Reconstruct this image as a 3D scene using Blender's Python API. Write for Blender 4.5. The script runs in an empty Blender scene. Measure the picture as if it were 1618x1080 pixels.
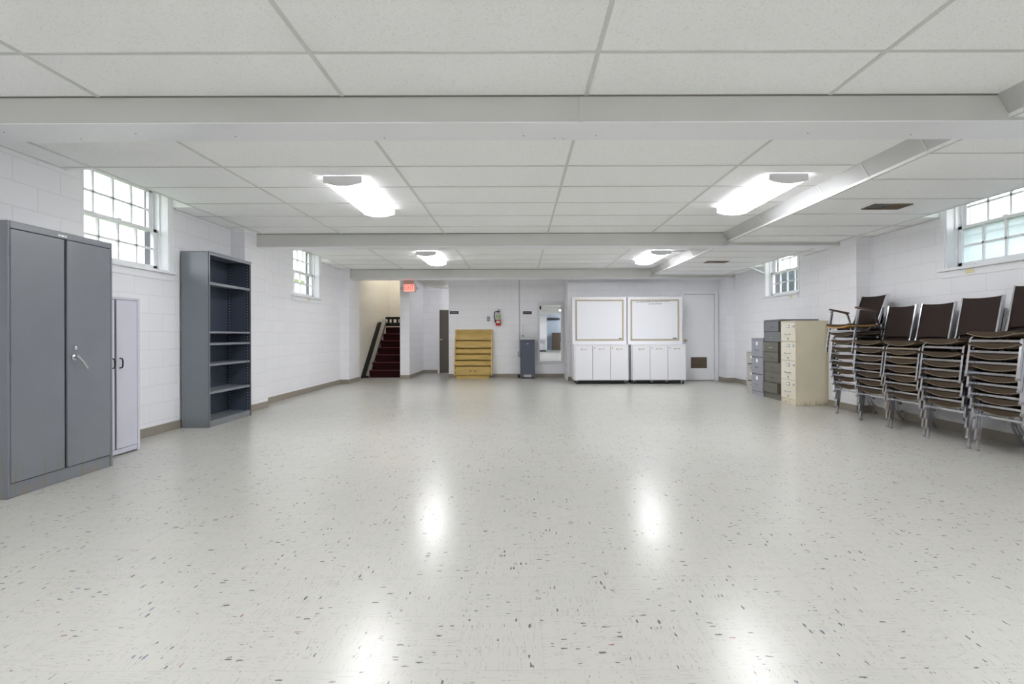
import bpy, bmesh, math, random
from mathutils import Vector, Matrix

random.seed(7)
SC = bpy.context.scene
COL = SC.collection
PI = math.pi

# ------------------------------------------------------------------ camera, sky, exposure
cam_data = bpy.data.cameras.new('camera')
cam = bpy.data.objects.new('camera', cam_data)
COL.objects.link(cam)
cam_data.sensor_width = 36.0
cam_data.lens = 36.0 * 740.0 / 1618.0
cam_data.shift_x = -12.0 / 1618.0
cam_data.shift_y = -11.5 / 1618.0
cam_data.clip_start = 0.05
cam.location = (0.0, 0.0, 1.10)
cam.rotation_euler = (PI / 2, math.radians(0.17), 0.0)
SC.camera = cam

SC.view_settings.view_transform = 'Standard'
SC.view_settings.look = 'None'
SC.view_settings.gamma = 1.0
SC.view_settings.use_curve_mapping = False
SC.view_settings.exposure = 1.07
SC.cycles.max_bounces = 14
SC.cycles.diffuse_bounces = 8
SC.cycles.glossy_bounces = 5
SC.cycles.transparent_max_bounces = 12
SC.cycles.sample_clamp_indirect = 6.0
SC.cycles.caustics_reflective = False
SC.cycles.caustics_refractive = False
SC.cycles.use_denoising = True

LAMP = 15.0          # radiance of the fluorescent diffusers
LAMP_SIDE = 1.5      # the lens sides glow far less than its face
SKY = 2.3            # overcast sky

world = bpy.data.worlds.new('overcast_sky')
SC.world = world
world.use_nodes = True
wn = world.node_tree.nodes
wl = world.node_tree.links
wn.clear()
w_out = wn.new('ShaderNodeOutputWorld')
w_bg = wn.new('ShaderNodeBackground')
w_geo = wn.new('ShaderNodeTexCoord')
w_sep = wn.new('ShaderNodeSeparateXYZ')
w_ramp = wn.new('ShaderNodeValToRGB')
w_ramp.color_ramp.elements[0].position = 0.0
w_ramp.color_ramp.elements[0].color = (0.98, 0.975, 1.0, 1)
w_ramp.color_ramp.elements[1].position = 0.6
w_ramp.color_ramp.elements[1].color = (0.88, 0.92, 1.0, 1)
wl.new(w_geo.outputs['Generated'], w_sep.inputs[0])
wl.new(w_sep.outputs['Z'], w_ramp.inputs[0])
wl.new(w_ramp.outputs[0], w_bg.inputs['Color'])
w_bg.inputs['Strength'].default_value = SKY
wl.new(w_bg.outputs[0], w_out.inputs['Surface'])


# ------------------------------------------------------------------ materials
def srgb(r, g, b):
    def f(c):
        c /= 255.0
        return c / 12.92 if c <= 0.04045 else ((c + 0.055) / 1.055) ** 2.4
    return (f(r), f(g), f(b), 1.0)


class NT:
    def __init__(self, name):
        self.m = bpy.data.materials.new(name)
        self.m.use_nodes = True
        self.t = self.m.node_tree
        self.t.nodes.clear()
        self.out = self.t.nodes.new('ShaderNodeOutputMaterial')

    def n(self, kind, **kw):
        nd = self.t.nodes.new(kind)
        for k, v in kw.items():
            setattr(nd, k, v)
        return nd

    def l(self, a, b):
        self.t.links.new(a, b)

    def math(self, op, a, b=None, c=None, clamp=False):
        nd = self.n('ShaderNodeMath', operation=op)
        nd.use_clamp = clamp
        for i, v in enumerate((a, b, c)):
            if v is None:
                continue
            if isinstance(v, (int, float)):
                nd.inputs[i].default_value = v
            else:
                self.l(v, nd.inputs[i])
        return nd.outputs[0]

    def mix(self, fac, a, b):
        nd = self.n('ShaderNodeMix', data_type='RGBA')
        if isinstance(fac, (int, float)):
            nd.inputs[0].default_value = fac
        else:
            self.l(fac, nd.inputs[0])
        for i, v in ((6, a), (7, b)):
            if isinstance(v, tuple):
                nd.inputs[i].default_value = v
            else:
                self.l(v, nd.inputs[i])
        return nd.outputs[2]

    def comb(self, x, y, z=0.0):
        nd = self.n('ShaderNodeCombineXYZ')
        for i, v in enumerate((x, y, z)):
            if isinstance(v, (int, float)):
                nd.inputs[i].default_value = v
            else:
                self.l(v, nd.inputs[i])
        return nd.outputs[0]

    def pos(self):
        g = self.n('ShaderNodeNewGeometry')
        s = self.n('ShaderNodeSeparateXYZ')
        self.l(g.outputs['Position'], s.inputs[0])
        return g, s

    def bsdf(self, rough=0.5, metal=0.0, spec=0.5):
        p = self.n('ShaderNodeBsdfPrincipled')
        p.inputs['Roughness'].default_value = rough
        p.inputs['Metallic'].default_value = metal
        p.inputs['Specular IOR Level'].default_value = spec
        self.l(p.outputs[0], self.out.inputs['Surface'])
        return p

    def noise(self, scale, detail=3.0, vec=None, rough=0.5):
        nd = self.n('ShaderNodeTexNoise')
        nd.inputs['Scale'].default_value = scale
        nd.inputs['Detail'].default_value = detail
        nd.inputs['Roughness'].default_value = rough
        if vec is not None:
            self.l(vec, nd.inputs['Vector'])
        return nd.outputs['Fac']

    def ramp(self, fac, stops):
        nd = self.n('ShaderNodeValToRGB')
        el = nd.color_ramp.elements
        while len(el) < len(stops):
            el.new(0.5)
        for e, (p, c) in zip(el, stops):
            e.position = p
            e.color = c if isinstance(c, tuple) else (c, c, c, 1)
        self.l(fac, nd.inputs[0])
        return nd.outputs[0]

    def bump(self, h, strength, dist, p):
        nd = self.n('ShaderNodeBump')
        nd.inputs['Strength'].default_value = strength
        nd.inputs['Distance'].default_value = dist
        self.l(h, nd.inputs['Height'])
        self.l(nd.outputs[0], p.inputs['Normal'])


def paint(name, col, rough=0.5, metal=0.0, amt=0.06, scale=6.0, bump=0.0, bscale=120.0, spec=0.5):
    """Plain finish with a little uneven tone."""
    t = NT(name)
    p = t.bsdf(rough, metal, spec)
    tc = t.n('ShaderNodeTexCoord')
    f = t.noise(scale, 4.0, tc.outputs['Object'])
    dark = tuple(c * (1 - amt) for c in col[:3]) + (1,)
    lite = tuple(min(1, c * (1 + amt)) for c in col[:3]) + (1,)
    t.l(t.mix(f, dark, lite), p.inputs['Base Color'])
    if bump:
        b = t.noise(bscale, 2.0, tc.outputs['Object'])
        t.bump(b, bump, 0.002, p)
    return t.m


def make_block_wall(name, col, contrast=0.85):
    t = NT(name)
    p = t.bsdf(0.45, 0, 0.4)
    g, s = t.pos()
    ns = t.n('ShaderNodeSeparateXYZ')
    t.l(g.outputs['True Normal'], ns.inputs[0])
    ax = t.math('GREATER_THAN', t.math('ABSOLUTE', ns.outputs[0]), 0.5)
    u = t.math('ADD', t.math('MULTIPLY', s.outputs['Y'], ax),
               t.math('MULTIPLY', s.outputs['X'], t.math('SUBTRACT', 1.0, ax)))
    v = t.math('ADD', s.outputs['Z'], 0.054)
    br = t.n('ShaderNodeTexBrick')
    br.offset = 0.5
    br.inputs['Scale'].default_value = 1.0
    br.inputs['Mortar Size'].default_value = 0.0035
    br.inputs['Mortar Smooth'].default_value = 0.35
    br.inputs['Brick Width'].default_value = 0.395
    br.inputs['Row Height'].default_value = 0.2
    br.inputs['Bias'].default_value = -0.2
    c2 = tuple(c * 0.975 for c in col[:3]) + (1,)
    mo = tuple(c * contrast for c in col[:3]) + (1,)
    br.inputs['Color1'].default_value = col
    br.inputs['Color2'].default_value = c2
    br.inputs['Mortar'].default_value = mo
    t.l(t.comb(t.math('ADD', u, -0.0), v), br.inputs['Vector'])
    n1 = t.noise(2.2, 4.0, g.outputs['Position'])
    colr = t.mix(t.math('MULTIPLY', n1, 0.10), br.outputs['Color'], tuple(c * 0.8 for c in col[:3]) + (1,))
    t.l(colr, p.inputs['Base Color'])
    grain = t.noise(160, 2.0, g.outputs['Position'])
    h = t.math('ADD', t.math('MULTIPLY', t.math('SUBTRACT', 1.0, br.outputs['Fac']), 1.0),
               t.math('MULTIPLY', grain, 0.25))
    t.bump(h, 0.35, 0.004, p)
    return t.m


def make_floor():
    t = NT('vinyl_composition_tile')
    p = t.bsdf(0.2, 0, 0.34)
    g, s = t.pos()
    T = 0.295
    ux = t.math('DIVIDE', t.math('SUBTRACT', s.outputs['X'], 0.076), T)
    uy = t.math('DIVIDE', t.math('SUBTRACT', s.outputs['Y'], 1.536), T)
    ix = t.math('FLOOR', ux)
    iy = t.math('FLOOR', uy)
    fx = t.math('SUBTRACT', ux, ix)
    fy = t.math('SUBTRACT', uy, iy)
    par = t.math('FLOORED_MODULO', t.math('ADD', ix, iy), 2.0)
    wn_ = t.n('ShaderNodeTexWhiteNoise', noise_dimensions='2D')
    t.l(t.comb(ix, iy), wn_.inputs['Vector'])
    rnd = wn_.outputs['Value']
    # the streaks of alternate tiles run at right angles
    inv = t.math('SUBTRACT', 1.0, par)
    a = t.math('ADD', t.math('MULTIPLY', s.outputs['X'], inv), t.math('MULTIPLY', s.outputs['Y'], par))
    b = t.math('ADD', t.math('MULTIPLY', s.outputs['Y'], inv), t.math('MULTIPLY', s.outputs['X'], par))
    a = t.math('ADD', a, t.math('MULTIPLY', rnd, 37.0))
    b = t.math('ADD', b, t.math('MULTIPLY', rnd, 71.0))

    def flecks(sa, sb, thr, rad):
        vo = t.n('ShaderNodeTexVoronoi', voronoi_dimensions='2D', feature='F1')
        vo.inputs['Scale'].default_value = 1.0
        wob = t.noise(90.0, 2.0, g.outputs['Position'])
        t.l(t.comb(t.math('ADD', t.math('MULTIPLY', a, sa), t.math('MULTIPLY', wob, 0.5)),
                   t.math('ADD', t.math('MULTIPLY', b, sb), t.math('MULTIPLY', wob, 0.7))), vo.inputs['Vector'])
        cs = t.n('ShaderNodeSeparateColor')
        t.l(vo.outputs['Color'], cs.inputs[0])
        clump = t.noise(7.0, 2.0, g.outputs['Position'])
        sel = t.math('GREATER_THAN', t.math('ADD', cs.outputs[0], t.math('MULTIPLY', t.math('SUBTRACT', clump, 0.5), 0.45)), thr)
        size = t.math('MULTIPLY', cs.outputs[2], rad)
        ins = t.math('LESS_THAN', vo.outputs['Distance'], t.math('ADD', size, rad * 0.35))
        return t.math('MULTIPLY', sel, ins), cs.outputs[1]

    base = srgb(188, 187, 182)
    m1, r1 = flecks(24.0, 84.0, 0.94, 0.28)
    m2, r2 = flecks(50.0, 170.0, 0.855, 0.30)
    m3, r3 = flecks(14.0, 240.0, 0.72, 0.34)
    cloud = t.noise(1.1, 4.0, g.outputs['Position'])
    soft = t.noise(9.0, 3.0, g.outputs['Position'])
    col = t.mix(t.math('MULTIPLY', cloud, 0.22), base, srgb(184, 181, 173))
    col = t.mix(t.math('MULTIPLY', soft, 0.12), col, srgb(200, 198, 190))
    tone = t.math('MULTIPLY', rnd, 0.10)
    col = t.mix(tone, col, srgb(206, 202, 190))
    col = t.mix(t.math('MULTIPLY', m3, 0.28), col, srgb(150, 144, 132))
    col = t.mix(t.math('MULTIPLY', m2, 0.32), col, srgb(112, 108, 102))
    fc = t.ramp(r1, [(0.0, srgb(52, 52, 54)), (0.62, srgb(84, 80, 76)), (0.78, srgb(140, 96, 74)),
                     (0.86, srgb(96, 112, 140)), (0.92, srgb(130, 124, 112))])
    nd = None
    for nd in t.t.nodes:
        if nd.bl_idname == 'ShaderNodeValToRGB':
            nd.color_ramp.interpolation = 'CONSTANT'
    col = t.mix(t.math('MULTIPLY', m1, 0.75), col, fc)
    e = 0.005
    seam = t.math('MAXIMUM', t.math('LESS_THAN', fx, e), t.math('LESS_THAN', fy, e))
    col = t.mix(t.math('MULTIPLY', seam, 0.25), col, srgb(140, 134, 122))
    t.l(col, p.inputs['Base Color'])
    wear = t.noise(1.7, 4.0, g.outputs['Position'])
    t.l(t.math('ADD', t.math('MULTIPLY', wear, 0.04), 0.225), p.inputs['Roughness'])
    wave = t.noise(5.0, 3.0, g.outputs['Position'])
    fine = t.noise(60.0, 2.0, g.outputs['Position'])
    h = t.math('ADD', wave, t.math('MULTIPLY', fine, 0.06))
    h = t.math('SUBTRACT', h, t.math('MULTIPLY', seam, 0.05))
    t.bump(h, 0.25, 0.006, p)
    return t.m


def make_ceiling_tile():
    t = NT('acoustic_tile')
    p = t.bsdf(0.9, 0, 0.2)
    g, s = t.pos()
    f = t.noise(110.0, 3.0, g.outputs['Position'], 0.7)
    sp = t.ramp(f, [(0.34, 0.0), (0.44, 1.0)])
    big = t.noise(0.9, 3.0, g.outputs['Position'])
    base = t.mix(big, srgb(246, 247, 247), srgb(249, 250, 250))
    col = t.mix(sp, srgb(230, 230, 226), base)
    t.l(col, p.inputs['Base Color'])
    t.bump(f, 0.25, 0.003, p)
    return t.m


def make_metal_cabinet(name, col, rust, rough=0.27, zlo=0.0, zhi=0.75):
    """Enamelled steel with scrapes and rust runs towards the floor."""
    t = NT(name)
    p = t.bsdf(rough, 0.0, 0.6)
    tc = t.n('ShaderNodeTexCoord')
    g, s = t.pos()
    f = t.noise(3.0, 4.0, tc.outputs['Object'])
    c = t.mix(f, tuple(x * 0.9 for x in col[:3]) + (1,), tuple(x * 1.1 for x in col[:3]) + (1,))
    # vertical scrapes
    sv = t.n('ShaderNodeSeparateXYZ')
    t.l(tc.outputs['Object'], sv.inputs[0])
    vec = t.comb(t.math('MULTIPLY', sv.outputs[0], 34.0), t.math('MULTIPLY', sv.outputs[1], 34.0), t.math('MULTIPLY', sv.outputs[2], 3.0))
    st = t.noise(1.0, 4.0, vec, 0.6)
    stm = t.ramp(st, [(0.56, 0.0), (0.66, 1.0)])
    low = t.n('ShaderNodeMapRange')
    low.inputs['From Min'].default_value = zhi
    low.inputs['From Max'].default_value = zlo
    t.l(s.outputs['Z'], low.inputs['Value'])
    m = t.math('MULTIPLY', t.math('MULTIPLY', stm, low.outputs[0]), 0.75)
    c = t.mix(m, c, rust)
    vlow = t.n('ShaderNodeMapRange')
    vlow.inputs['From Min'].default_value = 0.07
    vlow.inputs['From Max'].default_value = 0.0
    t.l(s.outputs['Z'], vlow.inputs['Value'])
    sp = t.noise(14.0, 4.0, tc.outputs['Object'])
    spm = t.ramp(sp, [(0.50, 0.0), (0.58, 1.0)])
    c = t.mix(t.math('MULTIPLY', t.math('MULTIPLY', spm, vlow.outputs[0]), 0.5), c, srgb(140, 118, 84))
    t.l(c, p.inputs['Base Color'])
    b = t.noise(4.0, 2.0, tc.outputs['Object'])
    t.bump(b, 0.12, 0.01, p)
    return t.m


def make_oak(name, c1, c2):
    t = NT(name)
    p = t.bsdf(0.4, 0, 0.4)
    tc = t.n('ShaderNodeTexCoord')
    sv = t.n('ShaderNodeSeparateXYZ')
    t.l(tc.outputs['Object'], sv.inputs[0])
    vec = t.comb(t.math('MULTIPLY', sv.outputs[0], 2.0), t.math('MULTIPLY', sv.outputs[1], 18.0), t.math('MULTIPLY', sv.outputs[2], 18.0))
    f = t.noise(2.0, 6.0, vec, 0.65)
    t.l(t.ramp(f, [(0.3, c1), (0.7, c2)]), p.inputs['Base Color'])
    return t.m


def make_fabric(name, c1, c2):
    t = NT(name)
    p = t.bsdf(0.85, 0, 0.2)
    tc = t.n('ShaderNodeTexCoord')
    f = t.noise(220.0, 2.0, tc.outputs['Object'])
    t.l(t.mix(f, c1, c2), p.inputs['Base Color'])
    t.bump(f, 0.4, 0.001, p)
    return t.m


def make_emit(name, col, strength, base=None):
    t = NT(name)
    p = t.bsdf(0.35, 0, 0.4)
    p.inputs['Base Color'].default_value = base or (0.9, 0.9, 0.9, 1)
    tc = t.n('ShaderNodeTexCoord')
    f = t.noise(40.0, 1.0, tc.outputs['Object'])
    t.l(t.mix(f, tuple(c * 0.97 for c in col[:3]) + (1,), col), p.inputs['Emission Color'])
    p.inputs['Emission Strength'].default_value = strength
    return t.m


def make_glass(name, frost=0.0, tint=(1, 1, 1, 1)):
    t = NT(name)
    tr = t.n('ShaderNodeBsdfTransparent')
    tr.inputs[0].default_value = tint
    gl = t.n('ShaderNodeBsdfGlossy')
    gl.inputs['Roughness'].default_value = 0.03
    lw = t.n('ShaderNodeLayerWeight')
    lw.inputs['Blend'].default_value = 0.5
    mx = t.n('ShaderNodeMixShader')
    t.l(t.math('ADD', t.math('MULTIPLY', t.math('POWER', lw.outputs['Facing'], 5.0), 0.8), 0.04), mx.inputs[0])
    t.l(tr.outputs[0], mx.inputs[1])
    t.l(gl.outputs[0], mx.inputs[2])
    last = mx.outputs[0]
    if frost:
        tl = t.n('ShaderNodeBsdfTranslucent')
        tl.inputs[0].default_value = (0.56, 0.62, 0.64, 1)
        g, s = t.pos()
        sp = t.noise(70.0, 3.0, g.outputs['Position'])
        f = t.math('ADD', t.math('MULTIPLY', sp, 0.5), frost - 0.25, clamp=True)
        m2 = t.n('ShaderNodeMixShader')
        t.l(f, m2.inputs[0])
        t.l(last, m2.inputs[1])
        t.l(tl.outputs[0], m2.inputs[2])
        last = m2.outputs[0]
    t.l(last, t.out.inputs['Surface'])
    return t.m


M = {}
M['wall'] = make_block_wall('painted_block_wall', srgb(242, 242, 246))
M['wall_warm'] = make_block_wall('painted_block_stairwell', srgb(234, 231, 222), 0.93)
M['floor'] = make_floor()
M['tile'] = make_ceiling_tile()
M['tbar'] = paint('ceiling_grid_paint', srgb(212, 214, 211), 0.6, amt=0.03)
M['beam'] = paint('beam_gloss_paint', srgb(206, 206, 203), 0.35, amt=0.03, scale=2.0)
M['joint'] = paint('joint_shadow', srgb(120, 118, 110), 0.8, amt=0.15)  # dark tone stands for the shade line above the beam faces
M['soffit'] = paint('soffit_paint', srgb(192, 192, 192), 0.5, amt=0.03, scale=2.0)
M['white'] = paint('white_gloss_paint', srgb(238, 239, 242), 0.35, amt=0.02)
M['base'] = paint('vinyl_baseboard', srgb(146, 139, 128), 0.45, amt=0.05)
M['brick'] = paint('dark_exterior_brick', srgb(92, 92, 98), 0.8, amt=0.25, scale=30)
M['grey'] = make_metal_cabinet('grey_enamel_steel', srgb(118, 122, 129), srgb(122, 116, 100))
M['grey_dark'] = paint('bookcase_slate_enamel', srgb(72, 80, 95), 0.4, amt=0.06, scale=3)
M['grey_case'] = make_metal_cabinet('bookcase_grey_enamel', srgb(121, 127, 134), srgb(120, 96, 66), 0.3, 0.0, 0.12)
M['shelf'] = paint('shelf_edge_enamel', srgb(128, 132, 140), 0.35, amt=0.05)
def make_slotted(name, col, slot, ys, pitch, hgt):
    t = NT(name)
    p = t.bsdf(0.4, 0.0, 0.5)
    tc = t.n('ShaderNodeTexCoord')
    sv = t.n('ShaderNodeSeparateXYZ')
    t.l(tc.outputs['Object'], sv.inputs[0])
    hit = 0.0
    for y in ys:
        hit = t.math('MAXIMUM', hit, t.math('LESS_THAN', t.math('ABSOLUTE', t.math('SUBTRACT', sv.outputs[1], y)), 0.0085))
    zf = t.math('LESS_THAN', t.math('FLOORED_MODULO', sv.outputs[2], pitch), hgt)
    t.l(t.mix(t.math('MULTIPLY', hit, zf), col, slot), p.inputs['Base Color'])
    return t.m


M['slotted'] = make_slotted('slotted_upright_enamel', srgb(58, 63, 74), srgb(150, 156, 168), (0.0375, 0.2825), 0.0385, 0.014)
M['slot'] = paint('slot_bare_steel', srgb(176, 180, 188), 0.35, 0.4, amt=0.05)
M['lav'] = paint('lavender_grey_enamel', srgb(198, 198, 210), 0.45, amt=0.03)
M['black'] = paint('black_plastic', srgb(24, 24, 27), 0.4, amt=0.2)
M['gap'] = paint('dark_gap_steel', srgb(40, 42, 48), 0.6, amt=0.1)
M['chrome'] = paint('chrome_tube', srgb(214, 215, 220), 0.18, 1.0, amt=0.04)
M['steel'] = paint('brushed_steel', srgb(196, 198, 202), 0.3, 0.9, amt=0.06)
M['brown'] = make_fabric('brown_chair_fabric', srgb(38, 31, 29), srgb(60, 49, 45))
M['seatfab'] = make_fabric('brown_seat_vinyl', srgb(56, 47, 38), srgb(80, 67, 54))
M['ply'] = paint('seat_ply_edge', srgb(142, 128, 108), 0.4, amt=0.15, scale=20)
M['plytan'] = make_oak('armchair_ply_edge', srgb(150, 112, 58), srgb(186, 146, 84))
M['armwood'] = make_oak('armrest_wood', srgb(70, 52, 44), srgb(104, 80, 66))
M['oak'] = make_oak('oak_veneer', srgb(178, 148, 80), srgb(208, 179, 110))
M['oak_edge'] = make_oak('oak_edge_light', srgb(196, 165, 104), srgb(218, 190, 132))
M['beige'] = make_metal_cabinet('beige_enamel', srgb(217, 208, 184), srgb(150, 132, 100), 0.4, 0.0, 0.10)
M['beige_front'] = paint('cream_enamel', srgb(226, 221, 205), 0.4, amt=0.03)
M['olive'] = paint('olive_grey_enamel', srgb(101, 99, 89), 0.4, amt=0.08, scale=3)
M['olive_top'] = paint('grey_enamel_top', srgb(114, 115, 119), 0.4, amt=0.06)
M['bluegrey'] = paint('blue_grey_enamel', srgb(146, 147, 156), 0.4, amt=0.05)
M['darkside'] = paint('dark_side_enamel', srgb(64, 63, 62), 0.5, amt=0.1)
M['putty'] = paint('putty_enamel', srgb(176, 175, 168), 0.45, amt=0.05)
M['card'] = paint('label_card', srgb(244, 244, 242), 0.6, amt=0.02)
M['lam'] = paint('white_laminate', srgb(236, 236, 240), 0.4, amt=0.015)
M['wb'] = paint('whiteboard_enamel', srgb(234, 235, 240), 0.18, amt=0.01)
M['tan'] = paint('tan_board_frame', srgb(182, 173, 152), 0.4, amt=0.06)
M['brass'] = paint('brass_pull', srgb(206, 186, 130), 0.3, 0.7, amt=0.06)
M['ink'] = paint('marker_ink', srgb(92, 90, 130), 0.6, amt=0.2, scale=60)
M['fount'] = paint('fountain_blue_grey', srgb(82, 88, 104), 0.4, amt=0.06)
M['red'] = paint('extinguisher_red', srgb(190, 52, 44), 0.3, amt=0.08)
M['exlabel'] = paint('extinguisher_label', srgb(206, 218, 200), 0.4, amt=0.08)
M['green'] = paint('extinguisher_green', srgb(158, 182, 136), 0.4, amt=0.1)
M['silver'] = paint('extinguisher_silver', srgb(206, 206, 206), 0.35, 0.3, amt=0.05)
M['carpet'] = make_fabric('dark_red_carpet', srgb(38, 11, 17), srgb(56, 18, 24))
M['nosing'] = make_fabric('carpet_nosing', srgb(104, 50, 56), srgb(124, 64, 68))
M['stringer'] = paint('dark_stringer', srgb(14, 13, 13), 0.75, amt=0.2)
M['rail'] = paint('stairlift_rail', srgb(158, 154, 146), 0.4, 0.0, amt=0.06)
M['brown_door'] = paint('brown_door_paint', srgb(96, 88, 80), 0.5, amt=0.06)
M['vent'] = paint('brown_louver', srgb(92, 76, 58), 0.5, amt=0.1)
M['ventbrown'] = paint('rusty_diffuser', srgb(112, 94, 72), 0.5, 0.2, amt=0.2)
M['lens'] = make_emit('lit_diffuser', (0.965, 0.975, 1.0, 1), LAMP)
M['lens_side'] = make_emit('lit_diffuser_side', (0.965, 0.98, 1.0, 1), LAMP_SIDE)
M['endcap'] = paint('lamp_end_cap', srgb(232, 232, 234), 0.5, amt=0.03)
M['exitface'] = make_emit('exit_sign_glow', (1.0, 0.30, 0.24, 1), 0.55, srgb(240, 150, 140))
M['exitred'] = make_emit('exit_letter_red', (1.0, 0.05, 0.04, 1), 0.75, srgb(220, 30, 26))
M['exitbox'] = paint('exit_sign_housing', srgb(224, 214, 206), 0.5, amt=0.03)
M['exitpink'] = paint('exit_mount_pink', srgb(214, 170, 160), 0.5, amt=0.05)
M['glass'] = make_glass('window_glass')
M['frost'] = make_glass('frosted_glass', 0.86)
M['mirror'] = paint('mirror_silver', (0.92, 0.94, 0.95, 1), 0.02, 1.0, amt=0.005)
M['frame_grey'] = paint('mirror_frame_paint', srgb(222, 222, 226), 0.4, amt=0.03)
M['plate'] = paint('switch_plate_steel', srgb(150, 149, 154), 0.4, 0.4, amt=0.05)
M['conduit'] = paint('painted_conduit', srgb(196, 197, 202), 0.45, amt=0.04)
M['duct'] = paint('painted_duct', srgb(206, 205, 198), 0.6, amt=0.04)
M['blue_wall'] = paint('pale_blue_wall_paint', srgb(188, 196, 204), 0.6, amt=0.03)
M['lawn'] = paint('lawn', srgb(104, 120, 70), 0.95, amt=0.35, scale=3)
M['hedge'] = paint('dark_hedge_leaf', srgb(52, 66, 70), 0.9, amt=0.5, scale=9)
M['bush'] = paint('green_bush_leaf', srgb(86, 112, 92), 0.9, amt=0.45, scale=12)
M['stone'] = paint('grey_garden_wall', srgb(170, 172, 176), 0.9, amt=0.15, scale=5)
M['sticker'] = paint('yellowed_sticker', srgb(222, 216, 176), 0.6, amt=0.05)
M['plaque'] = paint('black_sign_plate', srgb(18, 19, 26), 0.35, amt=0.15)
M['plaque_text'] = paint('sign_lettering', srgb(150, 150, 156), 0.5, amt=0.05)


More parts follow.
